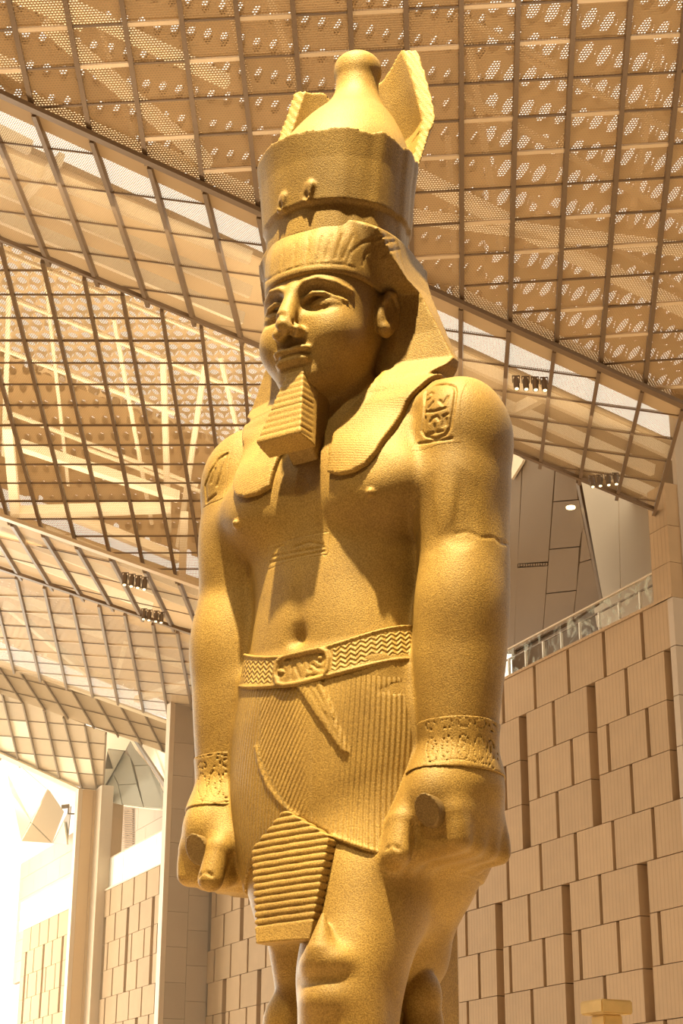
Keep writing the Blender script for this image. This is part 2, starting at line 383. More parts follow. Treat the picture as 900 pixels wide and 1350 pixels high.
fA3 = facet(2, 3, A3c, (100, 560), .0, 26, M_MESHA, bright=0, barw=.09)
B3c = [(17, 70), (58, 111), (102, 150), (147, 189), (192, 230), (237, 267), (282, 304), (327, 341), (372, 378)]
fB3 = facet(3, 4, ext(B3c, 3), (100, 730), .22, 24, M_MESHB, bright=0, barw=.1)
A5c = [(22, 55), (59, 89), (94, 123), (131, 156), (165, 189), (202, 222), (234, 257), (266, 290), (298, 322)]
fA5 = facet(4, 5, ext(A5c, 3), (130, 830), .05, 18, (M_MESHA, M_MESHB), bright=3, barw=.10)
B5c = [(25, 60), (56, 90), (93, 124), (126, 156), (159, 187), (191, 216), (222, 242)]
fB5 = facet(5, 6, ext(B5c, 4), (110, 915), .25, 20, M_PANEL, bright=0, barw=.06)
A7c = [(3, 27), (30, 52), (58, 79), (84, 107), (112, 128), (140, 134)]
fA7 = facet(6, 7, ext(A7c, 3), (70, 975), .08, 21, (M_PANEL, M_BEAM), bright=0, barw=.08, pl=.25)
# solid soffit bands along the folds
def foldband(i, y0, y1, x0, x1, mat, off=.12, name='ceiling_band', fp=None):
    a, nn = fp[0], fp[1]
    o = plate(name, [(x0, ly(i, x0) + y0), (x1, ly(i, x1) + y0), (x1, ly(i, x1) + y1), (x0, ly(i, x0) + y1)], a + nn * off, nn, .1, mat, BANDS)
BANDS = holder('trim_4')
foldband(1, -3, 4, -60, 960, M_BAR, .16, fp=fB1); foldband(1, 4, 20, -60, 960, M_BACK, .02, fp=fB1); foldband(2, -3, 0, -60, 862, M_BAR, .15, fp=fB1)
foldband(3, -2, 2, -60, 300, M_BARL, .15, fp=fB3); foldband(4, -1.5, 1, -60, 300, M_BAR, .15, fp=fB3)
foldband(5, -1, 3, -60, 232, M_BEAM, .15, fp=fB5); foldband(7, -3, 3, -60, 128, M_BEAM, .2, fp=fA7)

# roof structure above the mesh: lattice roof, white girders, tubes
def behind(f, dist): return f[0] - f[1] * dist, f[1]
rf = holder('ceiling.010')
p_, n_ = behind(fA0, 7)
plate('roof_slab', [(-120, -150), (640, -150), (640, ly(1, 640) - 8), (-120, ly(1, -120) - 8)], p_, n_, .3, M_ROOFD, rf)
plate('roof_slab', [(640, -150), (1010, -150), (1010, ly(1, 1010) - 8), (640, ly(1, 640) - 8)], p_, n_, .3, M_ROOFH, rf)
p_, n_ = behind(fB1, 4)
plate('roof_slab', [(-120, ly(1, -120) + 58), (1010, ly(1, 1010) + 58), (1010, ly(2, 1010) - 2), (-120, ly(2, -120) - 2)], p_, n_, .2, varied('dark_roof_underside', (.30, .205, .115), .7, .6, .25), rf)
p_, n_ = behind(fA3, 7)
plate('roof_slab', [(-120, ly(2, -120) + 0), (620, ly(2, 620) + 0), (620, ly(2, 620) + 150), (-120, ly(2, -120) + 150)], p_, n_, .3, M_ROOFA, rf)
plate('roof_slab', [(-120, ly(2, -120) + 150), (620, ly(2, 620) + 150), (620, ly(3, 620) - 40), (-120, ly(3, -120) - 40)], p_, n_, .3, M_ROOFD, rf)
p_, n_ = behind(fB3, 3)
plate('roof_slab', [(-120, ly(3, -120) - 6), (420, ly(3, 420) - 6), (420, ly(4, 420) + 12), (-120, ly(4, -120) + 12)], p_, n_, .2, M_BACK, rf)
p_, n_ = behind(fA5, 6)
plate('roof_slab', [(-120, ly(4, -120) + 8), (420, ly(4, 420) + 8), (420, ly(5, 420) - 26), (-120, ly(5, -120) - 26)], p_, n_, .2, M_ROOFD, rf)
def beams(f, dist, lst, mat, name):
    p_, n_ = behind(f, dist)
    for x0, y0, x1, y1, w in lst:
        a, b = on(x0, y0, p_, n_), on(x1, y1, p_, n_); ww = w * np.linalg.norm((a + b) / 2 - EYEV) / FOC
        mb = MB()
        if name == 'girder': mb.bar(a, b, ww, .35, n_)
        else: mb.tube(a, b, ww / 2)
        mb.build(name, mat, rf)
beams(fA0, 3.0, [(80, 2, 300, 108, 13), (60, 30, 275, 215, 15), (40, 132, 200, 205, 11), (-20, 70, 30, 100, 12), (200, 196, 345, 262, 12), (400, 180, 430, 190, 12), (540, 228, 910, 412, 16), (540, 285, 910, 330, 12), (600, 385, 880, 520, 10), (20, -10, 110, 30, 16)], M_BEAM, 'girder')
beams(fA0, 4.5, [(600, 20, 730, 84, 9), (680, 70, 900, 180, 9), (600, 120, 900, 290, 10), (612, 20, 660, 330, 10), (745, 180, 688, 350, 13), (870, 60, 830, 300, 9), (300, 0, 330, 120, 8), (130, 30, 185, 210, 6), (240, 20, 265, 190, 6), (590, 180, 600, 360, 8), (700, 260, 900, 380, 8), (350, -20, 420, 200, 10)], M_TUBE, 'truss_tube')
beams(fA3, 3.0, [(27, 587, 235, 655, 9), (15, 676, 225, 668, 11), (85, 676, 235, 736, 7), (10, 560, 22, 690, 12), (243, 680, 240, 760, 10)], M_BEAM, 'girder')
beams(fA3, 4.5, [(15, 545, 260, 640, 6), (-10, 455, 230, 545, 7), (20, 395, 330, 520, 7), (0, 330, 340, 470, 6), (110, 590, 270, 650, 6), (270, 480, 235, 720, 8), (60, 370, 90, 640, 5), (150, 420, 200, 690, 6), (215, 470, 222, 700, 9), (12, 380, 5, 600, 7), (290, 470, 330, 640, 7)], M_BEAM, 'truss_tube')
beams(fA5, 3.0, [(8, 797, 118, 890, 8), (30, 800, 136, 838, 8), (180, 922, 262, 897, 8), (-20, 770, 60, 800, 7), (150, 905, 165, 850, 6), (180, 858, 250, 880, 7), (60, 862, 150, 900, 6)], M_BEAM, 'girder')
beams(fB1, 2.0, [(-20, 200, 330, 340, 9), (-20, 240, 330, 385, 7), (0, 285, 320, 420, 8), (600, 470, 890, 600, 8), (610, 510, 860, 620, 9), (620, 545, 860, 650, 7), (680, 540, 720, 520, 8), (30, 260, 80, 210, 8), (-30, 160, 40, 195, 9)], M_BEAM, 'girder')
beams(fB3, 1.5, [(0, 700, 260, 800, 5), (0, 725, 200, 800, 4), (60, 700, 260, 780, 4)], M_BEAM, 'girder')

# added fill lamps hidden in the roof void, brightening girders and slabs
def voidfill(f, px, w, h, e, dist=1.0):
    P_, n_ = behind(f, dist); P = on(px[0], px[1], P_, n_); l = bpy.data.lights.new('roof_void_fill', 'AREA'); l.shape = 'RECTANGLE'; l.size = w; l.size_y = h; l.energy = e; l.color = (1, .84, .58)
    o = bpy.data.objects.new('roof_void_fill', l); COL.objects.link(o); o.location = tuple(P); o.rotation_euler = Vector(tuple(-n_)).to_track_quat('-Z', 'Y').to_euler()
voidfill(fA0, (250, 100), 14, 10, 700); voidfill(fA0, (720, 260), 14, 14, 1000); voidfill(fA3, (150, 620), 14, 8, 2600); voidfill(fA5, (130, 830), 22, 14, 2600); voidfill(fB1, (350, 370), 20, 3, 25, .6); voidfill(fB3, (130, 750), 20, 3, 150, .6)

# faceted coffers above the far bays
def face3(px3, offs): return [on(x, y, WP + WN * o, WN) for (x, y), o in zip(px3, offs)]
def z4(pts): return [(x / 3.913, 950 + y / 3.913) for x, y in pts]
cf = holder('ceiling.011')
def coffer(px3, offs, pieces, mat):
    A, B, C_ = face3(z4(px3), offs); nn = nrm(np.cross(B - A, C_ - A))
    for q in pieces: plate('coffer_panel', z4(q), A, nn, .1, mat, cf)
    plate('coffer_core', z4(px3), A - nn * (.16 if nn @ (EYEV - A) > 0 else -.16), nn, .05, M_STEEL, cf)
M_COF = varied('coffer_metal', (.36, .33, .25), .4, .4, .06)
coffer([(672, 105), (512, 412), (860, 455)], (-2.5, 0, -1.0), [[(672,106),(690,140),(762,228),(692,230),(655,150)], [(645,165),(670,190),(703,325),(612,330),(585,270)], [(694,235),(765,232),(820,320),(842,450),(742,445)], [(612,334),(704,329),(738,444),(632,430)], [(583,276),(608,332),(628,430),(515,410)], [(765,228),(800,290),(856,400),(858,452),(845,450)]], M_COF)
coffer([(690, 105), (868, 172), (860, 350)], (-2.4, 0, -.6), [[(702,110),(866,174),(858,345)]], M_PALE)
coffer([(560, 145), (648, 155), (512, 412)], (-.5, -2, 0), [[(560,148),(640,158),(585,262),(500,400),(488,250),(590,248)]], M_BEAM)
plate('coffer_rib', z4([(690,106),(704,108),(862,345),(860,372)]), WP - WN * .2, WN, .15, M_STEEL, cf)
plate('coffer_panel', z4([(430,40),(700,40),(880,170),(880,470),(500,425)]), WP - WN * 3.2, WN, .1, M_PALE, cf)
coffer([(365, 440), (270, 632), (345, 640)], (0, -2, 0), [[(330,520),(275,630),(345,640)]], M_COF)
coffer([(250, 350), (110, 620), (270, 632)], (-1.5, 0, -2.5), [[(250,352),(330,470),(270,630),(165,525)], [(163,530),(265,632),(112,622)]], M_PALE)
lowf = holder('ceiling.012')
a_ = wpt(100, 1045)
nn_ = nrm(np.cross(LP[7][1], dB)); nn_ = -nn_ if nn_[2] > 0 else nn_
for q in ([(-60, 972), (30, 1012), (12, 1040), (-60, 1000)], [(30, 1012), (128, 1057), (92, 1062), (62, 1040)], [(30, 1013), (61, 1040), (42, 1083), (15, 1045)], [(13, 1043), (42, 1084), (28, 1108), (10, 1020)]):
    plate('ceiling_panel', q, LP[7][0], nn_, .08, M_BEAM, lowf)

# ------------------------------------------------------------------ floor
fl = link('floor', [(-140, -60, 0), (140, -60, 0), (140, 160, 0), (-140, 160, 0)], [(0, 1, 2, 3)], varied('floor_stone', (.62, .50, .36), .5, .3, .08)); fl['kind'] = 'structure'

# the hall goes on behind the camera: roof and end wall
link('ceiling', [(-70, -60, 33), (80, -60, 33), (80, 14, 33), (-70, 14, 33), (-70, -60, 33.3), (80, -60, 33.3), (80, 14, 33.3), (-70, 14, 33.3)], [(0,3,2,1), (4,5,6,7), (0,1,5,4), (1,2,6,5), (2,3,7,6), (3,0,4,7)], M_BACK, kind='structure')
link('wall_right.003', [(80, -60, 0), (80, 110, 0), (80, 110, 33), (80, -60, 33), (80.4, -60, 0), (80.4, 110, 0), (80.4, 110, 33), (80.4, -60, 33)], [(0,1,2,3), (4,7,6,5), (0,4,5,1), (1,5,6,2), (2,6,7,3), (3,7,4,0)], M_BACK, kind='structure')
link('wall_left.002', [(-70, -60, 0), (-70, 45, 0), (-70, 45, 33), (-70, -60, 33), (-70.4, -60, 0), (-70.4, 45, 0), (-70.4, 45, 33), (-70.4, -60, 33)], [(0,1,2,3), (4,7,6,5), (0,4,5,1), (1,5,6,2), (2,6,7,3), (3,7,4,0)], M_BACK, kind='structure')
link('wall_rear', [(-70, -60, 0), (80, -60, 0), (80, -60, 33), (-70, -60, 33), (-70, -60.4, 0), (80, -60.4, 0), (80, -60.4, 33), (-70, -60.4, 33)], [(0,1,2,3), (4,7,6,5), (0,4,5,1), (1,5,6,2), (2,6,7,3), (3,7,4,0)], M_BACK, kind='structure')
# ------------------------------------------------------------------ small things
def fixture(px, f, cluster, side, aim=(0, -.3, -1), big=1.0):
    a, nn = f[0], f[1]; P = on(px[0], px[1], a + nn * .55, nn)
    r_ = bpy.data.objects.new('ceiling_spotlight', None); COL.objects.link(r_); r_.location = tuple(P); r_['label'] = side; r_['category'] = 'spotlight'; r_['group'] = cluster
    b = MB(); ax = nrm(np.array(aim, float)); b.tube((0, 0, 0), ax * .42 * big, .10 * big, 12); b.tube(-ax * .12 * big, (0, 0, 0), .06 * big, 10); b.build('housing', M_STEEL, r_)
    l = MB(); l.tube(ax * .415 * big, ax * .43 * big, .065 * big, 12); l.build('lens', M_LENS, r_)
    k = MB(); k.bar((.12 * big, 0, .12 * big), (.12 * big, 0, -.1), .02, .03, np.array([0, 1., 0])); k.bar((-.12 * big, 0, .12 * big), (-.12 * big, 0, -.1), .02, .03, np.array([0, 1., 0])); k.bar((-.13 * big, 0, .12 * big), (.13 * big, 0, .12 * big), .03, .02, np.array([0, 1., 0])); k.build('bracket', M_STEEL, r_)
ordn = ['first', 'second', 'third', 'fourth']
for i, x in enumerate((680, 692.5, 705, 717)): fixture((x, 500 + i * .7), fB1, 'spotlights of the cluster right of the shoulder', ordn[i] + ' from the left of the four lit spotlights just right of the statue shoulder', big=.75)
for i, x in enumerate((780, 790, 801, 811)): fixture((x, 631 - i * 1.2), fB1, 'spotlights of the cluster near the right wall', ordn[i] + ' from the left of the four small lit spotlights near the right wall top', big=.7)
for i, x in enumerate((165, 174, 182.5, 191)): fixture((x, 759 + i * 2), fB3, 'spotlights of the upper cluster at left', ordn[i] + ' from the left of the four spotlights in the upper left row beside the arm', big=.8)
for i, x in enumerate((190, 197, 206, 213)): fixture((x, 806 + i * 1.5), fB3, 'spotlights of the lower cluster at left', ordn[i] + ' from the left of the four spotlights in the lower left row beside the arm', big=.75)
P = on(752, 668, SOF + WN * .3, WN); o = MB(); o.tube((0, 0, 0), (0, 0, -.06), .16, 14); dl = o.build('downlight', M_LENS); dl.location = tuple(P); dl['label'] = 'single small lit downlight on the dark soffit panels at right'; dl['category'] = 'light'
CAPS = 1
sc_ = bpy.data.objects.new('security_camera', None); COL.objects.link(sc_); sc_.location = tuple(on(88, 1066, W(47.3, 12, d1 + .6), WN)); sc_['label'] = 'small dark security camera on top corner of the warm fin at far left'; sc_['category'] = 'camera'
b = MB(); b.tube((-.3, 0, .1), (.15, 0, .15), .12, 10); b.build('camera_body', M_STEEL, sc_); b = MB(); b.bar((.1, 0, -.3), (.1, 0, .1), .08, .08, np.array([0, 1., 0])); b.bar((.1, 0, -.3), (.5, 0, -.3), .08, .08, np.array([0, 0, 1.])); b.build('bracket', M_STEEL, sc_)

# haze of daylight in the far left of the hall
hz = link('haze', *[list(q) for q in (lambda c: ([c[0], c[1], c[2], c[3], c[4], c[5], c[6], c[7]], [(0,3,2,1), (4,5,6,7), (0,1,5,4), (1,2,6,5), (2,3,7,6), (3,0,4,7)]))([(-75, 62, 0), (-2, 62, 0), (-2, 135, 0), (-75, 135, 0), (-75, 62, 32), (-2, 62, 32), (-2, 135, 32), (-75, 135, 32)])], bpy.data.materials.new('haze'))
hm = hz.data.materials[0]; hm.use_nodes = True; nt = hm.node_tree; nt.nodes.clear(); vo = nt.nodes.new('ShaderNodeVolumeScatter'); vo.inputs['Density'].default_value = .0045; vo.inputs['Color'].default_value = (1, .80, .52, 1); vo.inputs['Anisotropy'].default_value = .3
oo = nt.nodes.new('ShaderNodeOutputMaterial'); nt.links.new(vo.outputs[0], oo.inputs['Volume']); hz['kind'] = 'stuff'

# carved stone block on a pillar, far behind the statue at lower right
P = EYEV + ray(799, 1330) * (24 / ray(799, 1330)[1]); sb = bpy.data.objects.new('stone_pillar', None); COL.objects.link(sb); sb.location = (float(P[0]), float(P[1]), 0); sb.rotation_euler = (0, 0, radians(28))
sb['label'] = 'small stone pillar with a square golden capital slab at lower right edge'; sb['category'] = 'pillar'
def bevelbox(name, x, y, z0, z1, mat, parent, seg=2, bv=.02):
    bm = bmesh.new(); bmesh.ops.create_cube(bm, size=1)
    for v_ in bm.verts: v_.co = Vector((v_.co.x * x, v_.co.y * y, (z0 + z1) / 2 + v_.co.z * (z1 - z0)))
    bmesh.ops.bevel(bm, geom=list(bm.edges), offset=bv, segments=seg, affect='EDGES'); me = bpy.data.meshes.new(name); bm.to_mesh(me); bm.free(); me.materials.append(mat)
    o = bpy.data.objects.new(name, me); COL.objects.link(o); o.parent = parent; return o
M_CAP = varied('golden_sandstone', (.62, .44, .20), .8, 5, .2)
zc = float(P[2]); bevelbox('capital_slab', .50, .50, zc - .08, zc + .10, M_CAP, sb); bevelbox('shaft', .30, .30, .25, zc - .08, M_CAP, sb); bevelbox('plinth', .6, .6, 0, .25, M_CAP, sb)

# ------------------------------------------------------------------ statue: implicit surfaces, meshed sparsely
f32 = np.float32
class Prim:
    def __init__(s, fn, lo, hi, k, op='u'):
        s.fn = fn; s.lo = np.array(lo, f32); s.hi = np.array(hi, f32); s.k = k; s.op = op
def smin(a, b, k):
    if k <= 0: return np.minimum(a, b)
    h = np.maximum(k - np.abs(a - b), 0) / k
    return np.minimum(a, b) - h * h * k * 0.25
def rotm(rx=0, ry=0, rz=0):
    return np.array(Matrix.Rotation(radians(rz), 3, 'Z') @ Matrix.Rotation(radians(ry), 3, 'Y') @ Matrix.Rotation(radians(rx), 3, 'X'), f32)
def ell(c, r, k=0.1, op='u', rot=None):
    c = np.array(c, f32); r = np.array(r, f32); R = rotm(*rot) if rot else None
    def fn(P):
        q = P - c
        if R is not None: q = q @ R
        a = np.sqrt(((q / r) ** 2).sum(1)) + 1e-6; b = np.sqrt(((q / (r * r)) ** 2).sum(1)) + 1e-6
        return a * (a - 1) / b
    m_ = max(r); return Prim(fn, c - m_, c + m_, k, op)
def box(c, h, rd=0.03, k=0.0, op='u', rot=None):
    c = np.array(c, f32); h = np.array(h, f32) - rd; R = rotm(*rot) if rot else None
    def fn(P):
        q = P - c
        if R is not None: q = q @ R
        q = np.abs(q) - h
        return np.sqrt((np.maximum(q, 0) ** 2).sum(1)) + np.minimum(q.max(1), 0) - rd
    m_ = float(np.linalg.norm(h + rd)); e = (h + rd) if rot is None else m_
    return Prim(fn, c - e, c + e, k, op)
def cone(p, q, r1, r2, k=0.1, op='u'):
    p = np.array(p, f32); q = np.array(q, f32); v = q - p; L = float(v @ v) + 1e-9
    def fn(P):
        t = np.clip(((P - p) @ v) / L, 0, 1)
        return np.sqrt(((P - p - t[:, None] * v) ** 2).sum(1)) - (r1 + (r2 - r1) * t)
    m_ = max(r1, r2); return Prim(fn, np.minimum(p, q) - m_, np.maximum(p, q) + m_, k, op)
def chain(pts, r, k=0.02, op='u'):
    rs = r if isinstance(r, (list, tuple)) else [r] * len(pts)
    pts = np.array(pts, f32)
    segs = [(pts[i], pts[i + 1] - pts[i], rs[i], rs[i + 1]) for i in range(len(pts) - 1)]
    def fn(P):
        d = np.full(len(P), 9., f32)
        for a, v, r1, r2 in segs:
            t = np.clip(((P - a) @ v) / (float(v @ v) + 1e-9), 0, 1)
            d = np.minimum(d, np.sqrt(((P - a - t[:, None] * v) ** 2).sum(1)) - (r1 + (r2 - r1) * t))
        return d
    m_ = max(rs); return Prim(fn, pts.min(0) - m_, pts.max(0) + m_, k, op)
def smooth(xs, ys, x):
    # monotone-ish cubic through the stations
    xs = np.array(xs, float); ys = np.array(ys, float)
    d = np.diff(ys) / np.diff(xs); m_ = np.zeros(len(xs)); m_[1:-1] = (d[1:] + d[:-1]) / 2; m_[0] = d[0]; m_[-1] = d[-1]
    i = np.clip(np.searchsorted(xs, x) - 1, 0, len(xs) - 2); h = xs[i + 1] - xs[i]; t = np.clip((x - xs[i]) / h, 0, 1)
    return ((2*t**3 - 3*t**2 + 1) * ys[i] + (t**3 - 2*t**2 + t) * h * m_[i] + (-2*t**3 + 3*t**2) * ys[i+1] + (t**3 - t**2) * h * m_[i+1])
def loft(rows, k=0.1, op='u', n=2.3, mirror=None, rd=0.04):
    # rows: (z, cx, cy, a, b[, n])
    rows = sorted(rows); Z = [r[0] for r in rows]; tz = np.linspace(Z[0], Z[-1], 200)
    tab = [smooth(Z, [r[i] for r in rows], tz).astype(f32) for i in (1, 2, 3, 4)]
    nn = smooth(Z, [(r[5] if len(r) > 5 else n) for r in rows], tz).astype(f32)
    z0, z1 = Z[0], Z[-1]
    def fn(P):
        z = P[:, 2]; zc = np.clip(z, z0, z1)
        cx, cy, a, b = (np.interp(zc, tz, t).astype(f32) for t in tab); n_ = np.interp(zc, tz, nn).astype(f32)
        u = np.abs(P[:, 0] - cx) / a; v = np.abs(P[:, 1] - cy) / b
        r = (u ** n_ + v ** n_ + 1e-9) ** (1 / n_)
        g = np.sqrt((u / a) ** 2 + (v / b) ** 2) + 1e-6; rr = np.sqrt(u * u + v * v) + 1e-6
        d = (r - 1) * np.minimum(rr / g, 1.5 * np.maximum(a, b))
        e = np.maximum(z - z1, z0 - z)
        qa = np.maximum(d + rd, 0); qb = np.maximum(e + rd, 0)
        return np.sqrt(qa * qa + qb * qb) + np.minimum(np.maximum(d, e) + rd, 0) - rd
    ma = max(r[3] for r in rows); mb = max(r[4] for r in rows)
    lo = (min(r[1] for r in rows) - ma, min(r[2] for r in rows) - mb, z0); hi = (max(r[1] for r in rows) + ma, max(r[2] for r in rows) + mb, z1)
    return Prim(fn, lo, hi, k, op)
def free(fn, lo, hi, k=0.0, op='u'): return Prim(fn, lo, hi, k, op)
def mir(pr):
    f = pr.fn; s_ = np.array([-1, 1, 1], f32)
    lo = pr.lo.copy(); hi = pr.hi.copy(); lo[0], hi[0] = -pr.hi[0], -pr.lo[0]
    return Prim(lambda P: f(P * s_), lo, hi, pr.k, pr.op)
def both(*prs):
    out = []
    for p_ in prs: out += [p_, mir(p_)]
    return out
def evalsdf(prims, P, cull=None):
    P = np.ascontiguousarray(P, f32); d = np.full(len(P), 5.0, f32)
    for pr in prims:
        if cull is None:
            idx = None; Q = P
        else:
            m_ = cull + pr.k
            idx = np.nonzero(((P > pr.lo - m_) & (P < pr.hi + m_)).all(1))[0]
            if len(idx) == 0: continue
            Q = P[idx]
        v = pr.fn(Q).astype(f32); c = d if idx is None else d[idx]
        if pr.op == 'u': c = smin(c, v, pr.k)
        elif pr.op == 's': c = -smin(-c, v, pr.k)
        elif pr.op == 'i': c = -smin(-c, -v, pr.k)
        elif pr.op == 'd': c = c + v      # displacement
        if idx is None: d = c
        else: d[idx] = c
    return d
def mesh_sdf(prims, lo, hi, h, B=8, slack=.10):
    lo = np.array(lo, float); n = np.ceil((np.array(hi) - lo) / (h * B)).astype(int)
    g = np.stack(np.meshgrid(*[np.arange(k_) for k_ in n], indexing='ij'), -1).reshape(-1, 3)
    cen = lo + (g + 0.5) * h * B
    d = evalsdf(prims, cen); act = g[np.abs(d) < h * B * 1.2 + slack]
    N = n * B + 1
    V = np.full(N, 9., f32); M = np.zeros(N, bool)
    for b in act:
        M[b[0]*B:b[0]*B+B+1, b[1]*B:b[1]*B+B+1, b[2]*B:b[2]*B+B+1] = True
    I = np.stack(np.nonzero(M), -1); P = (lo + I * h).astype(f32)
    vals = np.empty(len(P), f32)
    order = np.arange(len(P)); C = 400000
    for s in range(0, len(P), C): vals[s:s+C] = evalsdf(prims, P[s:s+C], cull=0.12)
    V[M] = vals
    del P, I
    # cells with sign change and all corners known
    corners = [(i, j, k_) for i in (0, 1) for j in (0, 1) for k_ in (0, 1)]
    def sl(A, c): return A[c[0]:N[0]-1+c[0], c[1]:N[1]-1+c[1], c[2]:N[2]-1+c[2]]
    inside = V < 0; cnt = np.zeros(N - 1, np.int8); ok = np.ones(N - 1, bool)
    for c in corners: cnt += sl(inside, c); ok &= sl(M, c)
    act = ok & (cnt > 0) & (cnt < 8)
    cid = np.full(N - 1, -1, np.int32); ci = np.stack(np.nonzero(act), -1); cid[act] = np.arange(len(ci))
    S = np.zeros((len(ci), 3)); W = np.zeros(len(ci))
    cv = {c: V[ci[:, 0]+c[0], ci[:, 1]+c[1], ci[:, 2]+c[2]].astype(float) for c in corners}
    for c in corners:
        for ax in range(3):
            if c[ax] == 0:
                e = list(c); e[ax] = 1; a = cv[c]; b = cv[tuple(e)]
                x = (a < 0) != (b < 0); t = np.where(x, a / (a - b + 1e-12), 0)
                p = np.zeros((len(ci), 3)) + np.array(c); p[:, ax] = t
                S += p * x[:, None]; W += x
    verts = lo + (ci + S / W[:, None]) * h
    quads = []
    for ax in range(3):
        o1, o2 = [(1, 2), (2, 0), (0, 1)][ax]
        A = inside; sh = [slice(None)] * 3
        s0 = [slice(1, -1)] * 3; s1 = [slice(1, -1)] * 3
        s0[ax] = slice(0, N[ax]-1); s1[ax] = slice(1, N[ax])
        a = A[tuple(s0)]; b = A[tuple(s1)]; e = np.stack(np.nonzero(a != b), -1)
        off = np.array([1, 1, 1]); off[ax] = 0; e = e + off
        av = inside[e[:, 0], e[:, 1], e[:, 2]]
        def cc(d1, d2):
            q = e.copy(); q[:, o1] -= d1; q[:, o2] -= d2; return cid[q[:, 0], q[:, 1], q[:, 2]]
        Q = np.stack([cc(1, 1), cc(0, 1), cc(0, 0), cc(1, 0)], -1)
        Q[~av] = Q[~av][:, ::-1]
        quads.append(Q[(Q >= 0).all(1)])
    return verts, np.concatenate(quads)
def np_mesh(name, verts, quads, mat, parent=None, attrs=None, smooth_=True):
    me = bpy.data.meshes.new(name); nq = len(quads); w = quads.shape[1]
    me.vertices.add(len(verts)); me.vertices.foreach_set('co', np.asarray(verts, f32).ravel())
    me.loops.add(nq * w); me.loops.foreach_set('vertex_index', quads.astype(np.int32).ravel())
    me.polygons.add(nq); me.polygons.foreach_set('loop_start', np.arange(0, nq * w, w, dtype=np.int32))
    me.polygons.foreach_set('use_smooth', np.full(nq, smooth_))
    me.update(calc_edges=True)
    for k_, v in (attrs or {}).items():
        a = me.attributes.new(k_, 'FLOAT', 'POINT'); a.data.foreach_set('value', np.asarray(v, f32))
    me.materials.append(mat)
    o = bpy.data.objects.new(name, me); COL.objects.link(o)
    if parent: o.parent = parent
    return o
def hashn(I):
    I = I.astype(np.int64); h = (I[..., 0] * 73856093) ^ (I[..., 1] * 19349663) ^ (I[..., 2] * 83492791)
    return ((h & 0xffff) / 65535.0).astype(f32)
def noise(P, s):
    Q = P * s; I = np.floor(Q); fr = Q - I; fr = fr * fr * (3 - 2 * fr); I = I.astype(np.int64); r = 0
    for dx in (0, 1):
        for dy in (0, 1):
            for dz in (0, 1):
                w = (fr[:, 0] if dx else 1-fr[:, 0]) * (fr[:, 1] if dy else 1-fr[:, 1]) * (fr[:, 2] if dz else 1-fr[:, 2])
                r = r + w * hashn(I + np.array([dx, dy, dz]))
    return (r - 0.5).astype(f32)
def trace(prims, x, y, t0=9.0):
    d = ray(x, y); d = d / np.linalg.norm(d); t = t0
    D = np.array([d @ SL, d @ SF, d[2]]); o = CAMP - SO; Oo = np.array([o @ SL, o @ SF, o[2]])
    for _ in range(90):
        p = Oo + D * t; v = float(evalsdf(prims, p[None], cull=0.5)[0])
        if v < 0.002: break
        t += min(v * 0.7, 0.3)
        if t > 22: return None
    return p

# ------------------------------------------------------------------ statue: the shapes
torso = loft([(2.6, 0, 0, .76, .57), (3.0, 0, 0, .76, .58), (3.3, 0, 0, .71, .57), (3.6, 0, 0, .67, .54), (3.9, 0, 0, .66, .50), (4.2, 0, 0, .71, .50), (4.5, 0, 0, .80, .52),
              (4.75, 0, 0, .88, .52), (5.0, 0, -.02, .92, .47), (5.2, 0, -.04, .88, .38), (5.36, 0, -.05, .70, .28)], k=0.0, n=2.3, rd=.12)
def shx(L, dx, dz=0.0):
    o = np.array([dx, 0, dz], f32)
    return [Prim((lambda f: lambda P: f(P - o))(p_.fn), p_.lo + o, p_.hi + o, p_.k, p_.op) for p_ in L]
def rod_(s):
    def fn(P):
        r = np.sqrt((P[:, 0] - s*.955 - (.04 if s > 0 else .05)) ** 2 + ((P[:, 2] - (2.235 if s > 0 else 2.20)) * .85) ** 2); e = (P[:, 1] - .55 - .5 * (P[:, 2] - 2.22)) * .9
        return np.maximum(np.maximum(r - .086, e), .2 - P[:, 1]) + .01 * np.clip(1 - np.abs(r - .07) / .02, 0, 1) * (e > -.03) * 0
    return free(fn, (s*.955 - .1, .2, 2.0), (s*.955 + .1, .6, 2.37), .008)
def arm(s):
    # straight arm, deltoid, forearm bulge, wrist
    L = [loft([(2.35, s*.93, .09, .24, .28), (2.70, s*.93, .10, .25, .26), (2.95, s*.935, .10, .275, .275), (3.3, s*.945, .08, .305, .31), (3.65, s*.955, .06, .32, .325), (3.95, s*.96, .03, .31, .325),
              (4.3, s*.955, .0, .305, .335), (4.65, s*.96, -.01, .315, .35), (4.95, s*.96, -.02, .31, .35), (5.15, s*.95, -.03, .26, .3), (5.3, s*.9, -.03, .2, .2)], k=.10, n=2.1, rd=.1),
         ell((s*.965, -.02, 5.02), (.315, .36, .40), .10),
         ell((s*.985, .16, 3.70), (.245, .24, .40), .10),
         ell((s*.95, .17, 4.45), (.23, .2, .40), .12)]
    return shx(L, .045 if s > 0 else .065)
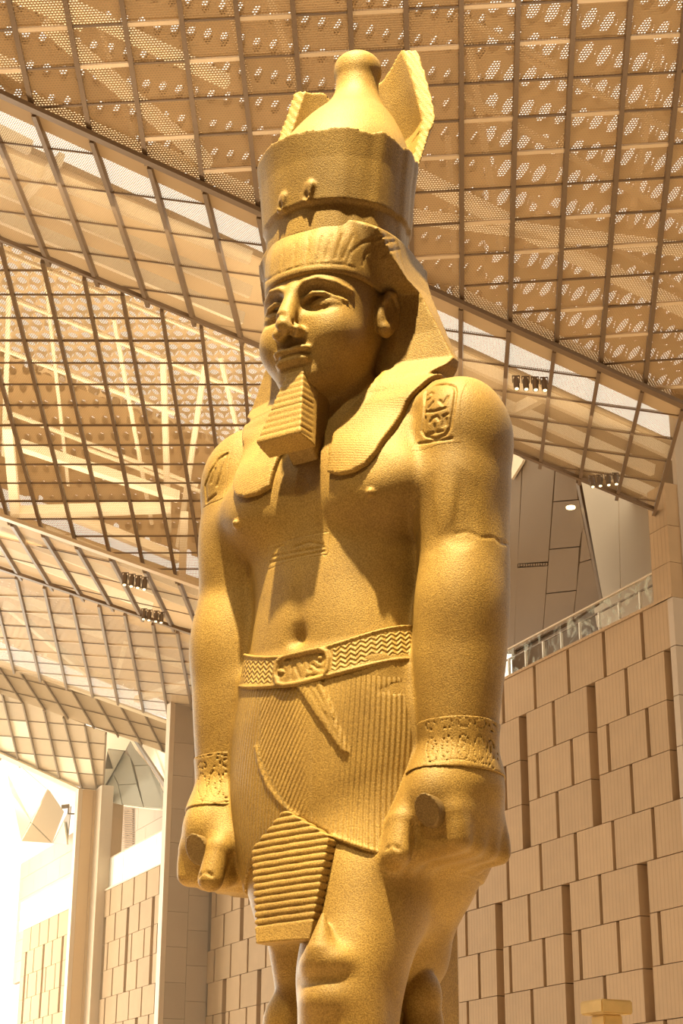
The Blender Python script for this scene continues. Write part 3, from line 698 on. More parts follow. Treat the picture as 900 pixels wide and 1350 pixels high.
def fist(s):
    L = [ell((s*.94, .09, 2.36), (.28, .435, .36), .10),
         box((s*.93, .10, 2.13), (.225, .34, .14), .06, .10, rot=(0, s*-5, 0)),
         ell((s*.94, .06, 2.52), (.275, .31, .24), .10)]
    # fingers curled under, knuckles on the outer lower edge
    for i, y in enumerate((-.20, -.02, .16, .34)):
        L.append(cone((s*1.10, y, 2.06), (s*.80, y + .01, 2.02), .07, .075, .03))
        L.append(ell((s*1.115, y, 2.13), (.055, .08, .10), .05))
        if i: L.append(chain([(s*1.22, y-.09, 2.12), (s*1.16, y-.09, 1.95), (s*.75, y-.09, 1.935)], .014, .02, 's'))
    # thumb lies along the front, pointing down
    L += [cone((s*.80, .28, 2.44), (s*.765, .46, 2.20), .11, .09, .06), cone((s*.765, .47, 2.20), (s*.775, .53, 1.99), .082, .088, .02),
          chain([(s*.72, .59, 2.00), (s*.77, .625, 2.03), (s*.82, .60, 2.00)], .011, .015, 's'),
          chain([(s*.885, .49, 2.16), (s*.875, .50, 2.06), (s*.875, .50, 1.92)], .03, .03, 's')]
    return shx(L, -.005 if s > 0 else .065, -.02 if s > 0 else -.06)

hips = loft([(1.55, .06, .08, .56, .48), (1.8, .03, .04, .64, .54), (2.1, 0, 0, .72, .60), (2.5, 0, 0, .78, .62), (2.9, 0, 0, .78, .61), (3.2, 0, 0, .735, .59), (3.4, 0, 0, .69, .56)], k=.08, n=2.2, rd=.05)
legL = loft([(-1.15, .38, .55, .26, .30), (-.6, .38, .55, .24, .30), (0, .38, .52, .30, .36), (.5, .38, .5, .33, .38), (.9, .38, .50, .29, .34), (1.25, .38, .46, .33, .38), (1.6, .38, .31, .36, .42), (2.0, .36, .20, .38, .42), (2.6, .34, -.05, .36, .36)], k=.16, n=2.2, rd=.2)
legR = loft([(-1.15, -.36, -.35, .24, .28), (0, -.36, -.33, .26, .33), (.6, -.36, -.3, .28, .34), (1.1, -.35, -.25, .24, .32), (1.6, -.35, -.2, .30, .36), (2.2, -.34, -.1, .38, .46)], k=.1, n=2.3)
web = box((0, -.26, 3.7), (.90, .16, 1.35), .03, .05)
webleg = box((.20, -.2, .5), (.07, .5, 1.7), .03, .03)
pillar = box((0, -.72, 2.2), (.36, .24, 3.35), .02, .03)
webhips = loft([(.9, .18, -.22, .16, .3), (1.15, .20, -.24, .22, .34), (1.35, .27, -.26, .30, .36), (1.6, .32, -.25, .33, .37), (1.85, .44, -.22, .40, .38), (2.1, .58, -.15, .44, .38), (2.4, .6, -.1, .42, .38)], k=.1, n=2.4)
body = [torso]
body += both(ell((.43, .27, 4.60), (.46, .28, .34), .14), ell((.42, .40, 4.52), (.24, .14, .16), .12))
body += [ell((0, .28, 3.72), (.38, .24, .5), .2), ell((0, .60, 3.5), (.055, .09, .07), .08, 's'),
         chain([(0, .62, 4.75), (0, .62, 4.3), (0, .60, 3.6)], .018, .10, 's'), ell((0, .30, 3.30), (.62, .26, .16), .1)]
body += both(cone((.15, .05, 5.38), (.85, -.02, 5.28), .17, .17, .16), cone((.05, .16, 5.10), (.80, .16, 5.22), .06, .05, .12))
body += arm(1) + arm(-1) + [web]
body += both(ell((.57, .535, 4.455), (.03, .045, .03), .02))
body += fist(1) + fist(-1)
stubs = [(1, shx([rod_(1)], -.005, -.02)), (-1, shx([rod_(-1)], .065, -.06))]
body += [hips, legL, legR, webhips, pillar, webleg]
# left knee: kneecap with the drop-shaped muscle above it
body += [ell((.41, .785, 1.06), (.165, .14, .125), .10), ell((.40, .77, 1.285), (.185, .16, .12), .06), ell((.43, .62, .85), (.26, .24, .5), .08),
         chain([(.38, .80, 1.58), (.39, .84, 1.36)], [.015, .09], .05), ell((-.42, .02, 1.02), (.18, .12, .2), .08)]
body += [ell((.50, -.20, 1.16), (.13, .14, .19), .02), cone((.50, -.22, 1.0), (.50, -.24, .55), .13, .17, .04), ell((.50, -.20, .78), (.2, .16, .14), .04)]
# neck and face
neck = cone((0, -.02, 4.95), (0, .12, 5.65), .35, .31, .12)
FO = np.array([-.0, .09, -.02], f32)
def fsh(pr):
    f = pr.fn; return Prim(lambda P: f(P - FO), pr.lo + FO, pr.hi + FO, pr.k, pr.op)
face = loft([(5.36, 0, .36, .13, .17), (5.44, 0, .33, .22, .25), (5.58, 0, .27, .30, .33), (5.75, 0, .20, .365, .40), (5.95, 0, .16, .405, .45), (6.15, 0, .15, .42, .46), (6.4, 0, .11, .42, .48), (6.75, 0, .06, .38, .44)], k=.08, n=2.35, rd=.06)
fc = [face, ell((0, .50, 5.45), (.15, .11, .09), .07)]
fc += both(ell((.20, .40, 5.80), (.19, .20, .22), .10),
           ell((.195, .595, 6.015), (.165, .075, .092), .05, 's', rot=(0, 0, -18)),      # eye socket
           ell((.188, .468, 5.998), (.150, .100, .088), .012),                           # eyeball
           chain([(.050, .572, 5.995), (.09, .588, 6.045), (.16, .588, 6.075), (.24, .560, 6.066), (.31, .508, 6.035), (.37, .435, 6.02)], [.010, .016, .021, .019, .014, .008], .012),
           chain([(.055, .568, 5.985), (.10, .572, 5.930), (.18, .562, 5.908), (.26, .530, 5.925), (.32, .485, 5.99)], .009, .03),
           chain([(.04, .612, 6.115), (.11, .618, 6.165), (.20, .592, 6.182), (.30, .520, 6.158), (.385, .405, 6.11)], [.018, .024, .024, .018, .010], .035))
fc += [cone((0, .60, 6.13), (0, .72, 5.80), .045, .078, .06)] + both(ell((.072, .655, 5.765), (.052, .075, .048), .035))
fc += both(ell((.068, .614, 5.634), (.085, .050, .030), .035), ell((.058, .598, 5.556), (.085, .055, .034), .035),
           chain([(0, .68, 5.594), (.07, .662, 5.598), (.115, .618, 5.604), (.145, .572, 5.612)], [.010, .011, .009, .005], .012, 's'))
fc += [chain([(0, .70, 5.70), (0, .68, 5.65)], .014, .03, 's'), ell((0, .66, 5.485), (.10, .05, .03), .05, 's')]
fc += [free(lambda P: np.clip((.022 - ((P - np.array([0, .80, 5.76], f32)) ** 2).sum(1)) / .008, 0, 1) * (.018 + noise(P, 22) * .035 + noise(P, 45) * .02), (-.2, .6, 5.6), (.2, 1, 5.95), 0, 'd')]
body += [neck] + [fsh(p_) for p_ in fc]
# ears
body += both(ell((.450, .13, 6.03), (.060, .115, .19), .03, rot=(12, 0, 0)), ell((.505, .155, 6.05), (.035, .055, .105), .02, 's', rot=(12, 0, 0)), ell((.465, .18, 5.895), (.045, .05, .045), .03))
body += both(chain([(.49, .21, 6.10), (.50, .18, 6.18), (.505, .10, 6.205), (.50, .03, 6.12), (.49, .05, 5.97), (.48, .13, 5.88)], .022, .02))


# ---- features found by sighting the photograph onto the stone
def strace(prims, px, n_it=70):
    px = np.array(px, float); D = np.stack([ray(x, y) for x, y in px]); D /= np.linalg.norm(D, axis=1)[:, None]
    D = np.stack([D @ SL, D @ SF, D[:, 2]], 1); o = CAMP - SO; O_ = np.array([o @ SL, o @ SF, o[2]])
    t = np.full(len(px), 10.2); done = np.zeros(len(px), bool)
    for _ in range(n_it):
        P = O_ + D * t[:, None]; v = evalsdf(prims, P, cull=.35).astype(float)
        done |= v < .002; t = np.where(done, t, t + np.clip(v * .75, .001, .22))
        if done.all(): break
    P = O_ + D * t[:, None]; e = 1e-2; G = np.stack([evalsdf(prims, P + np.eye(3)[i] * e, cull=.35) - evalsdf(prims, P - np.eye(3)[i] * e, cull=.35) for i in range(3)], 1)
    return P, G / (np.linalg.norm(G, axis=1)[:, None] + 1e-9), done
def strokes(prims, lines, r, k=.008, op='s', off=0.0, org=(0, 0), sc=1.0, dens=9):
    out = []; allp = []; idx = []
    for ln in lines:
        q = [(org[0] + a / sc, org[1] + b / sc) for a, b in ln]; w = [q[0]]
        for a, b in zip(q, q[1:]):
            n_ = max(1, int(math.hypot(b[0]-a[0], b[1]-a[1]) / dens))
            w += [(a[0] + (b[0]-a[0]) * i / n_, a[1] + (b[1]-a[1]) * i / n_) for i in range(1, n_ + 1)]
        idx.append((len(allp), len(w))); allp += w
    P, G, done = strace(prims, allp)
    P = P + G * off
    for a, n_ in idx:
        if done[a:a+n_].all(): out.append(chain(P[a:a+n_], r, k, op))
    return out
def ring(cx, cy, rx, ry, n_=10): return [(cx + rx * cos(2*pi*i/n_), cy + ry * sin(2*pi*i/n_)) for i in range(n_ + 1)]
SH = [[(120,200),(180,160),(270,148),(330,165),(342,200),(325,330),(300,470),(270,520),(190,555),(110,530),(85,490),(100,400),(110,300),(120,200)], [(65,590),(310,550)],
      [(120,235),(150,210),(170,220)], [(125,270),(145,255)], [(135,325),(170,280)], [(220,270),(245,300),(280,240)], [(110,355),(180,350),(260,325)],
      [(100,405),(115,400),(105,480)], [(150,430),(165,400),(200,385),(215,410)], [(182,450),(182,495)], [(135,520),(240,495)], [(245,385),(278,370)], [(252,385),(242,460)], [(268,405),(266,450)]]
CH = [[(255,340),(390,312)], [(262,325),(388,302)], [(268,305),(285,298),(300,312)], [(315,302),(350,290),(385,296)]]
carve = []
shoulder_cut = strokes(body, SH, .011, org=(540, 480), sc=5.625) 
chest_cut = strokes(body, CH, .008, org=(220, 560), sc=1.875)
shoulder_cut_r = strokes(body, [[(277,622),(270,640),(272,662)], [(277,622),(288,605),(299,598)], [(299,598),(292,620),(286,640)], [(272,662),(284,652)], [(283,618),(278,636)]], .011)
BR = [[(560,948),(600,939),(632,944),(661,955)], [(560,1006),(600,1001),(640,1008),(655,1017)]]
for (x, y, r) in ((569,957,6.5), (589,954,7.5), (611,952,8), (632,953,7.5), (647,959,5.5), (657,966,4)):
    BR += [ring(x, y, r, r*.85, 8)]
for (x, y, r) in ((570,990,7), (590,987,7.5), (611,985,8.5), (631,987,8), (645,992,5), (654,998,4)):
    BR += [ring(x, y, r*.92, 17, 10)] + ([[(x-r*.35, y-9), (x+r*.35, y-4), (x-r*.3, y+2), (x+r*.3, y+8)]] if r > 8 or r == 7 else [[(x, y-8), (x, y+6)]])
BR += [[(260,999),(285,994),(307,998)], [(262,1056),(285,1060),(307,1056)]]
for (x, y, r) in ((268,1009,5), (284,1005,7), (299,1006,6)):
    BR += [ring(x, y, r, r*.9, 8), ring(x-.5, y+29, r*1.1, 18, 10)] + ([[(x-r*.35, y+20), (x+r*.35, y+26), (x-r*.35, y+31), (x+r*.35, y+38)]] if r == 7 else [])
body0 = list(body)
def patch(cuts, lo, hi, grow):
    lo = np.array(lo, f32); hi = np.array(hi, f32); c = (lo + hi) / 2; h = (hi - lo) / 2
    def fn(P):
        d = evalsdf(body0, P, cull=.12) - grow; e = (np.abs(P - c) - h).max(1); return np.maximum(d, e)
    return [free(fn, lo, hi)] + cuts
brace_cut = strokes(body, BR, .0062, .003, dens=4)
carve += strokes(body, [[(600,703),(618,700),(634,709),(650,708),(660,716),(671,717)]], .007)
body += carve
for cs_ in (shoulder_cut, shoulder_cut_r, chest_cut):
    lo_ = np.min([c.lo for c in cs_], 0) - .012; hi_ = np.max([c.hi for c in cs_], 0) + .012
    body += [Prim((lambda lo_, hi_: lambda P: .016 * np.clip(((P - lo_).min(1)) / .01, 0, 1) * np.clip(((hi_ - P).min(1)) / .01, 0, 1))(lo_, hi_), lo_ - .05, hi_ + .05, 0, 'd')]
body += [free(lambda P: np.clip(1.3 - (((P[:, 0] - 1.05) / .24) ** 2 + ((P[:, 2] - 4.28) / .30) ** 2), 0, 1) * np.clip(P[:, 1] * 6, 0, 1) * (.024*noise(P, 7) + .016*noise(P, 22) + .003), (.75, 0, 3.9), (1.4, .5, 4.7), 0, 'd')]

# kilt, apron and belt
lowp = [p_ for p_ in (hips, legL, legR, webhips, torso)]
def kilt_fn(P):
    x, y, z = P[:, 0], P[:, 1], P[:, 2]
    hem = np.interp(x, [-.9, -.55, -.30, 0, .35, .55, .78, 1], [1.85, 1.84, 2.06, 2.29, 2.09, 2.0, 1.93, 1.92]).astype(f32)
    hem = np.where(y > 0, hem, 1.9)
    d = evalsdf(lowp, P) - .022
    return np.maximum(np.maximum(d, hem - z), z - 3.3)
def apron_fn(P):
    x, y, z = P[:, 0], P[:, 1], P[:, 2]
    yf = np.interp(z, [1.40, 2.3], [.85, .685]).astype(f32) - .15 * (x - .08) ** 2
    l = np.interp(z, [1.40, 2.06, 2.30], [-.10, -.25, -.02]).astype(f32); r = np.interp(z, [1.40, 2.09, 2.30], [.30, .36, .0]).astype(f32)
    d = np.maximum(np.maximum(l - x, x - r) * .9, np.maximum(y - yf, yf - .14 - y))
    d = d + .016 * (1 - np.abs(np.sin(pi * (z - .04*x) / .047))) ** 2 * np.where(z > 1.53, 1, 0)
    return np.maximum(np.maximum(d, 1.43 - z), z - 2.29)
kilt = [free(kilt_fn, (-1, -.9, 1.8), (1, .9, 3.4))]
apron = [free(apron_fn, (-.4, .4, 1.4), (.45, .9, 2.35), .0)]
kilt += strokes(kilt, [[(337,985),(342,1010),(352,1035),(366,1055),(382,1070),(410,1088),(438,1103),(480,1118),(522,1131)]], .014, .01, 'u', -.002)
kilt += [free(lambda P: np.clip(1.4 - (((P[:, 0] - .66) / .08) ** 2 + ((P[:, 2] - 3.08 - .3*(P[:, 0]-.6)) / .035) ** 2), 0, 1) * (P[:, 1] > 0) * (.012 + .03*noise(P, 25)), (.4, 0, 2.85), (.85, .7, 3.15), 0, 'd')]
TQ = strace(kilt, [(391.5,904), (424,896), (461,993), (452,992)])[0][:, [0, 2]]
def tie_fn(P):
    q = P[:, [0, 2]]; d = np.full(len(P), -9., f32)
    for a, b in zip(TQ, np.roll(TQ, -1, 0)):
        n_ = np.array([b[1] - a[1], a[0] - b[0]]); n_ = n_ / np.linalg.norm(n_); c = TQ.mean(0)
        if (c - a) @ n_ > 0: n_ = -n_
        d = np.maximum(d, ((q - a) @ n_).astype(f32))
    return np.maximum(np.maximum(evalsdf(lowp, P) - .044, d), -P[:, 1])
kilt += [free(tie_fn, (-.1, .4, 2.55), (.5, .9, 3.3), .006)]
kilt += strokes(kilt, [[(404,903),(430,946),(454,988)], [(413,901),(436,944),(457,988)]], .007, .01, 's', 0)
def belt_fn(P):
    x2 = P[:, 0] ** 2; z = P[:, 2]
    d = evalsdf(lowp, P) - .036
    rim = np.minimum(np.abs(z - 3.165 - .32*x2), np.abs(z - 3.370 - .42*x2))
    d = d - .012 * np.clip(1 - rim / .014, 0, 1)
    return np.maximum(np.maximum(d, 3.15 + .32*x2 - z), z - (3.385 + .42*x2))
belt = [free(belt_fn, (-1, -.9, 3.1), (1, .9, 3.75))]
BO = (320, 840)
BU = [(258,250),(270,195),(330,155),(470,122),(600,94),(655,115),(675,170),(660,260),(620,318),(450,365),(320,385),(270,368),(255,310),(258,250)]
buckle = strokes(belt, [BU], .016, .01, 'u', 0, BO, 6)
BS = strace(belt, [(320+x/6, 840+y/6) for x, y in ((330,260), (450,240), (580,210))])[0]
belt += [chain(BS - np.array([0, .062, 0]), .080, .01, 'u')] * 0 + buckle
belt += strokes(belt, [ring(300,272,34,34,8), [(352,180),(345,225)], [(345,180),(365,175),(372,190)], [(400,200),(425,260),(450,318)], [(385,230),(380,330)], [(440,165),(470,180),(465,215)], [(520,185),(515,255),(540,262)],
    [(500,315),(560,300),(625,285)], [(545,215),(580,243),(640,245)], ring(610,165,30,30,8)], .010, .006, 's', .0, BO, 6, 6)
belt += strokes(belt, [[(285,268),(312,276)], [(602,166),(618,164)]], .012, .006, 'u', .0, BO, 6, 6)
def pleat_phase(P):
    # crisp pleats are drawn by the material from this per-vertex phase and amplitude
    x, y, z = P[:, 0], P[:, 1], P[:, 2]
    seam = np.interp(z, [1.9, 2.08, 2.29, 2.50, 2.70, 3.2], [.8, .35, 0, -.16, -.27, -.30])
    left = x < seam
    side = np.arctan2(x, np.maximum(y, .01) + .0) * .62
    uL = (side * .86 - z * .42); uR = side - .06 * z
    uL2 = side * .80 + z * .52
    far = x < np.interp(z, [2.0, 2.29, 2.70, 3.2], [-.3, 0, -.27, -.30])
    u = np.where(far, side - z * .12, np.where(x < .16, side * .86 - z * .42, uR))
    fade = np.clip(np.abs(x - .22) / .22, 0, 1) ** 1.5; amp = np.where(x > -.2, .12 + .88 * np.maximum(fade, np.clip((2.35 - z) / .4, 0, .6)), 1.0)
    amp = amp * np.clip(np.abs(x - .16) / .05, 0, 1) * np.clip(np.abs(x - np.interp(z, [2.0, 2.29, 2.70, 3.2], [-.3, 0, -.27, -.30])) / .02, 0, 1)
    amp = np.where((z < 2.3) & (y > .55) & (x > -.31) & (x < .37) & (z < 2.29 - .6 * np.abs(x) - .02), 0, amp)
    return 2 * pi * u / .029, amp
def belt_phase(P):
    x, y, z = P[:, 0], P[:, 1], P[:, 2]
    a = np.arctan2(x, np.maximum(y, .01)) * .62; tri = np.abs(np.mod(a / .062, 1) - .5) * 2
    ph = 2 * pi * ((z - .37 * x * x) / .036 + .8 * tri)
    bx, bz = BS[1][0], BS[1][2]
    inb = (np.abs(x - bx) < .235) & (np.abs(z - bz - .10*(x - bx)) < .10)
    rel = z - .37*x*x - 3.268
    return ph, np.where(inb | (np.abs(rel) > .085), 0, 1.0)
def cloth_phase(P):
    x, y, z = P[:, 0], P[:, 1], P[:, 2]
    a = np.arctan2(x, np.maximum(y, .01)); amp = np.clip((z - 6.30) / .06, 0, 1) * (y > .1) * np.clip((np.abs(a) - .1) / .3 + .35, .2, 1)
    ph = a * 30 + np.sign(a) * np.maximum(np.abs(a) - .5, 0) * (z - 6.3) * 20
    chest = (z < 5.25) & (y > .2)
    return np.where(chest, 2 * pi * (z + .25*np.abs(x)) / .022, ph), np.where(chest, .12, amp * .9)

# headcloth
def nemes_wing(P):
    x = np.abs(P[:, 0]); z = P[:, 2]
    w = np.interp(z, [5.05, 5.3, 5.50, 5.57, 5.64, 5.9, 6.3, 6.6, 6.75], [.62, .70, .80, .89, .915, .80, .63, .54, .50]).astype(f32)
    yf = np.interp(z, [5.0, 5.3, 5.5, 5.66, 5.9, 6.15, 6.22, 6.27, 6.4, 6.7], [.30, .27, .20, .08, .055, .05, .06, .18, .30, .44]).astype(f32)
    yb = -.34 + np.maximum(x - .40, 0) * .40
    yf = yf - np.maximum(x - .45, 0) * .30
    d = np.maximum(np.maximum((x - w) * .82, (P[:, 1] - yf) * .95), yb - P[:, 1])
    return np.maximum(np.maximum(d, 5.12 - z), z - 6.62)
nem = [free(nemes_wing, (-.95, -.45, 5.1), (.95, .45, 6.75)),
       loft([(6.20, 0, .20, .455, .505), (6.23, 0, .20, .46, .515), (6.35, 0, .18, .475, .53), (6.5, 0, .16, .495, .53), (6.60, 0, .12, .515, .535), (6.70, 0, .08, .52, .535)], k=.14, n=2.2, rd=.02),
       loft([(5.2, 0, .2, .30, 1.2), (5.6, 0, .2, .37, 1.2), (5.9, 0, .2, .405, 1.2), (6.1, 0, .16, .42, 1.2), (6.20, 0, .14, .42, 1.2)], k=.05, n=2.3, op='s', rd=.02),
       box((0, .52, 5.66), (.37, .50, .50), .02, .08, 's'), box((0, -.18, 5.9), (.50, .24, .75), .02, .03),
       chain([(-.455,-.1,5.3),(-.455,-.1,6.1)], .01, .01)]
def lappet_fn(P):
    # slab lying on the chest: the body surface grown outwards, cut to the lappet's outline in front view
    x = np.abs(P[:, 0]); z = P[:, 2]
    outer = np.interp(z, [4.60, 4.66, 4.75, 4.95, 5.2, 5.42, 5.60], [.42, .55, .61, .655, .71, .82, .93]).astype(f32)
    inner = np.interp(z, [4.60, 4.66, 5.0, 5.2, 5.42, 5.6], [.40, .25, .22, .27, .38, .42]).astype(f32)
    g = evalsdf(chest_prims, P) - .045
    d = np.maximum(g, np.maximum(x - outer, inner - x))
    return np.maximum(np.maximum(d, np.maximum(4.62 - z, z - 5.62)), -.05 - P[:, 1])
chest_prims = [torso] + body[1:5] + [p_ for p_ in body if p_.lo[2] > 4.9 and p_.hi[2] < 5.6 and p_.k in (.16, .12)] + [neck]
nem += [free(lappet_fn, (-.95, -.1, 4.6), (.95, .75, 5.65), .02)]
nem += strokes(nem, [[(440,190),(455,150),(500,112),(560,92),(610,88)], [(500,195),(512,152),(560,118),(620,106)], [(545,215),(562,172),(600,142),(640,136)], [(350,88),(332,180)], [(385,82),(362,175)], [(425,82),(398,170)], [(465,86),(428,170)], [(300,95),(290,190)], [(250,112),(242,200)], [(205,135),(200,215)],
    [(128,262),(180,230),(250,203),(340,190),(430,192),(470,205)]], .008, .008, 's', 0, (300, 280), 2.8125, 6)

# crowns
crown = [loft([(6.60, 0, .04, .515, .515), (6.80, 0, .04, .53, .53), (6.86, 0, .04, .535, .535), (7.1, 0, .03, .575, .575), (7.35, 0, .02, .62, .62), (7.50, 0, .02, .64, .64)], n=2.0, k=0, rd=.015),
         box((0, -.48, 7.95), (.62, .09, .72), .03, .02, rot=(6, 0, 0))]
def crown_shape():
    def outer(P):
        x, y, z = P[:, 0], P[:, 1], P[:, 2]
        r = np.sqrt(x*x + (y-.11)**2); R = np.interp(z, [6.6, 6.82, 6.845, 7.2, 7.5, 7.7, 8.0, 8.5, 8.9], [.540, .545, .572, .60, .64, .70, .78, .73, .68]).astype(f32)
        # rim: cut plane low in front, swept up to the broken back plate
        t = np.clip((-.18 - .22*x - .10*(z - 7.5) + .06*noise(P, 6) - y) / .05, 0, 1)
        zt = 7.43 + .025*noise(P, 8) + .04 * np.clip((.3 - y) / .9, 0, 1) + t * (1.24 + .22*noise(P, 3.0) + .12*noise(P, 9.0) - .15*np.abs(x - .3))
        d = np.maximum(r - R, (z - zt) * .35)
        d = np.maximum(d, np.where(z > 7.40, np.minimum(R - .085 - r, (z - 7.40) * .7), -9))
        return np.maximum(d, 6.60 - z)
    return free(outer, (-.8, -.8, 6.55), (.8, .7, 8.9))
crown = [crown_shape(),
         free(lambda P: np.where((P[:, 2] < 7.9), .012*noise(P, 14), .02*noise(P, 7)), (-.8, -.8, 6.6), (.8, .8, 8.9), 0, 'd')]
NB = strace(crown, [(373,268), (407,254), (408,240), (373,258)])[0]
for q_, (w_, h_) in ((NB[0], (.040, .070)), (NB[1], (.042, .080))):
    c_ = q_ - np.array([0, .02, 0])
    crown += [box(c_, (w_, .045, h_), .02, .02, rot=(8, 12, 20)), ell(c_ + np.array([.012, .01, h_ * .7]), (.035, .035, .05), .02), ell(c_ + np.array([-.02, .05, -.03]), (.03, .03, .045), .015, 's')]
bulb = [loft([(7.3, 0, .06, .56, .56), (7.5, 0, .05, .545, .545), (7.75, 0, -.02, .46, .46), (7.95, 0, -.08, .36, .36), (8.12, 0, -.13, .25, .25), (8.26, 0, -.16, .19, .19), (8.40, 0, -.17, .175, .175), (8.52, 0, -.18, .195, .195), (8.60, 0, -.18, .18, .18), (8.68, 0, -.18, .11, .11)], n=2.0, k=0, rd=.05)]

# beard
def beard_fn(P):
    t = np.clip((5.46 - P[:, 2]) / .62, 0, 1)
    a = .075 + .125 * t; cy = .60 + .17 * t; b = .10
    d = np.maximum(np.abs(P[:, 0] - .03 + .03*t) - a, np.abs(P[:, 1] - cy) - b) * .93
    d = np.maximum(d, np.maximum(4.86 - P[:, 2] + (P[:, 1] - .77) * .25, P[:, 2] - 5.48))
    saw = np.mod(P[:, 2], .052) / .052
    return d + .006 * (np.abs(saw - .5) * 2) ** 3 * (P[:, 1] > cy - .05)
def brace_fn(P):
    return np.maximum(np.maximum(np.abs(P[:, 0]) - .11, np.maximum(4.72 + (P[:, 1] - .4) * .9 - P[:, 2], P[:, 2] - 5.4)), np.maximum(.2 - P[:, 1], P[:, 1] - (.58 + .12 * (5.46 - P[:, 2]))))
beard = [free(beard_fn, (-.25, .4, 4.6), (.25, 1.1, 5.5)), free(brace_fn, (-.15, .2, 4.5), (.15, .85, 5.45), .01)]

# ------------------------------------------------------------------ statue: materials and building
def stone_mat(name, col=(.36, .232, .070)):
    M = bpy.data.materials.new(name); M.use_nodes = True; N = M.node_tree.nodes; L = M.node_tree.links
    b = N['Principled BSDF']; b.inputs['Roughness'].default_value = .55; b.inputs['Specular IOR Level'].default_value = .3
    tc = N.new('ShaderNodeTexCoord')
    n1 = N.new('ShaderNodeTexNoise'); n1.inputs['Scale'].default_value = 110; n1.inputs['Detail'].default_value = 4
    n2 = N.new('ShaderNodeTexNoise'); n2.inputs['Scale'].default_value = 1.6; n2.inputs['Detail'].default_value = 6
    L.new(tc.outputs['Object'], n1.inputs['Vector']); L.new(tc.outputs['Object'], n2.inputs['Vector'])
    r1 = N.new('ShaderNodeValToRGB'); e = r1.color_ramp.elements
    e[0].position = .38; e[0].color = (col[0]*.62, col[1]*.58, col[2]*.55, 1); e[1].position = .62; e[1].color = (*col, 1)
    L.new(n1.outputs['Fac'], r1.inputs['Fac'])
    r2 = N.new('ShaderNodeValToRGB'); e = r2.color_ramp.elements
    e[0].position = .35; e[0].color = (.66, .62, .60, 1); e[1].position = .65; e[1].color = (1, 1, 1, 1)
    L.new(n2.outputs['Fac'], r2.inputs['Fac'])
    mx = N.new('ShaderNodeMix'); mx.data_type = 'RGBA'; mx.blend_type = 'MULTIPLY'; mx.inputs[0].default_value = 1
    L.new(r1.outputs[0], mx.inputs[6]); L.new(r2.outputs[0], mx.inputs[7]); L.new(mx.outputs[2], b.inputs['Base Color'])
    at = N.new('ShaderNodeAttribute'); at.attribute_name = 'relief'
    bp = N.new('ShaderNodeBump'); bp.inputs['Strength'].default_value = .35; bp.inputs['Distance'].default_value = .012
    ap = N.new('ShaderNodeAttribute'); ap.attribute_name = 'phase'; am = N.new('ShaderNodeAttribute'); am.attribute_name = 'amp'
    sn = N.new('ShaderNodeMath'); sn.operation = 'SINE'; L.new(ap.outputs['Fac'], sn.inputs[0])
    ml = N.new('ShaderNodeMath'); ml.operation = 'MULTIPLY'; L.new(sn.outputs[0], ml.inputs[0]); L.new(am.outputs['Fac'], ml.inputs[1])
    bp2 = N.new('ShaderNodeBump'); bp2.inputs['Strength'].default_value = 1.0; bp2.inputs['Distance'].default_value = .003
    L.new(ml.outputs[0], bp2.inputs['Height']); L.new(bp2.outputs[0], bp.inputs['Normal'])
    L.new(n1.outputs['Fac'], bp.inputs['Height'])
    L.new(bp.outputs[0], b.inputs['Normal'])
    M['_bump'] = bp.name
    return M
granite = stone_mat('granite')
def root(name, loc=(0, 0, 0), rz=0.0, label=None, cat=None, group=None):
    o = bpy.data.objects.new(name, None); COL.objects.link(o); o.location = loc; o.rotation_euler = (0, 0, rz)
    if label: o['label'] = label; o['category'] = cat
    if group: o['group'] = group
    return o
def tag(o, label, cat, group=None):
    o['label'] = label; o['category'] = cat
    if group: o['group'] = group
    return o
# local x = statue's left, y = statue's front -> handedness: left x front = up
statue = root('pharaoh_statue', tuple(SO), math.atan2(SL[1], SL[0]) , 'colossal yellow granite standing pharaoh statue with double crown and pleated kilt', 'statue')
FLIP = np.array([1, -1, 1])   # statue y points to the front, the object's y to its back
def build_sdf(name, prims, lo, hi, h, mat, parent=None, slack=.10, phase=None):
    v, q = mesh_sdf(prims, lo, hi, h, slack=slack); at = None
    if phase:
        ph, am = phase(v); at = {'phase': ph, 'amp': am}
    return np_mesh(name, v * FLIP, q[:, ::-1], mat, parent or statue, at)
HB = .0125
FM = 1
build_sdf('body', body, (-1.5, -1.0, .55), (1.5, 1.1, 6.9), HB * FM, granite, slack=.12)
build_sdf('lower_legs', [legL, legR, pillar, webleg], (-1.2, -1.0, -1.2), (1.2, 1.1, .60), .03, granite)
def near(cuts): 
    lo = np.min([c.lo for c in cuts], 0); hi = np.max([c.hi for c in cuts], 0); return lo, hi
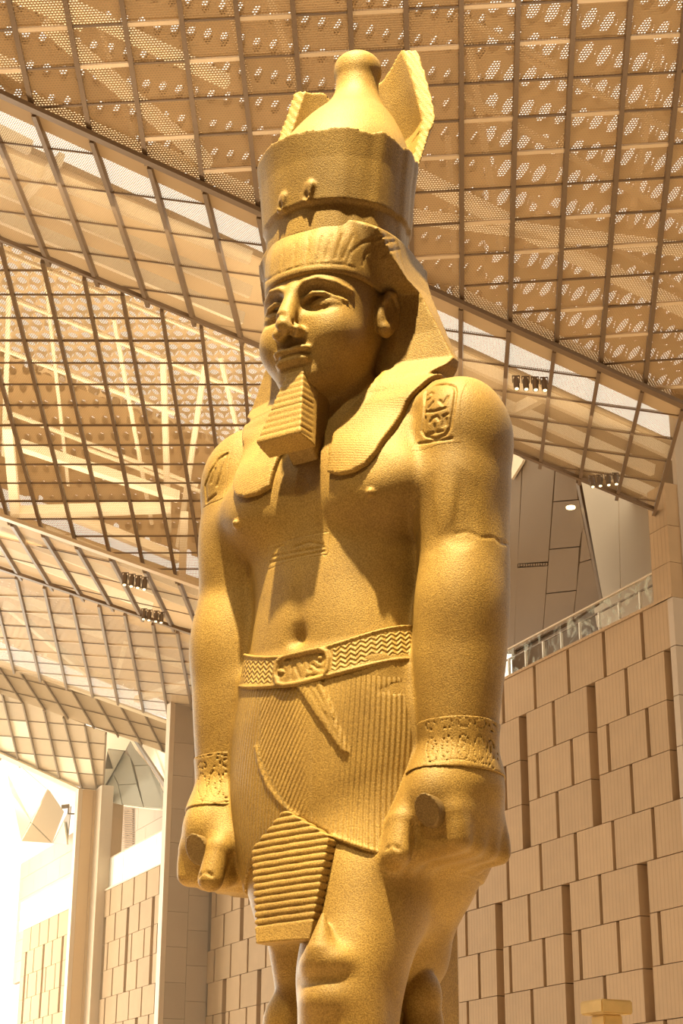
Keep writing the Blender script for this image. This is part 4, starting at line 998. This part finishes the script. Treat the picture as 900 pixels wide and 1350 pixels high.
def finepatch(name, cuts, pad, h, grow):
    lo, hi = near(cuts); lo = lo - pad; hi = hi + pad
    return build_sdf(name, patch(cuts, lo, hi, grow), lo - .03, hi + .03, h, granite, slack=.05)
if True:
    finepatch('shoulder_cartouche', shoulder_cut, .03, .0075, .0012)
    finepatch('shoulder_cartouche', shoulder_cut_r, .02, .0075, .0012)
    finepatch('chest_inscription', chest_cut, .02, .0075, .0012)
    for side in (1, -1):
        cs = [c for c in brace_cut if (c.lo[0] + c.hi[0]) * side > 0]; lo, hi = near(cs); lo[0] = min(lo[0], .45) if side > 0 else -1.5; hi[0] = 1.5 if side > 0 else -.45; lo[1] = -.4; hi[1] = .6
        zl, zh = lo[2], hi[2]; c_ = (lo + hi) / 2; hh = (hi - lo) / 2
        def bfn(P, c_=c_, hh=hh, side=side):
            d = evalsdf(arm(side) + fist(side), P, cull=.12) - .012; return np.maximum(d, (np.abs(P - c_) - hh).max(1))
        build_sdf('bracelet', [free(bfn, lo, hi)] + cs, lo - .03, hi + .03, .0075, granite, slack=.05)
M_CHIP = stone_mat('worn_granite', (.22, .145, .06))
for sd_, st_ in stubs: build_sdf('staff_stub', st_, (-1.15 if sd_ < 0 else .8, .15, 1.95), (-.75 if sd_ < 0 else 1.15, .75, 2.45), .010, M_CHIP)['label'] = 'darker worn end of the short staff gripped in the fist'
build_sdf('headcloth', nem, (-1.1, -.6, 4.5), (1.1, .85, 6.85), HB * FM, granite, phase=cloth_phase)
build_sdf('red_crown', crown, (-.9, -.85, 6.5), (.9, .85, 9.2), HB * FM, granite, slack=.3)
build_sdf('white_crown', bulb, (-.7, -.7, 7.2), (.7, .7, 8.8), .016, granite)
build_sdf('beard', beard, (-.3, .1, 4.5), (.3, 1.15, 5.55), .010 * FM, granite)
build_sdf('kilt', kilt, (-1, -.9, 1.4), (1, .95, 3.35), .0125 * FM, granite, phase=pleat_phase)
build_sdf('apron', apron, (-.4, .3, 1.38), (.5, .95, 2.35), .008, granite)
build_sdf('belt', belt, (-1, -.9, 3.1), (1, .9, 3.75), .010 * FM, granite, phase=belt_phase)
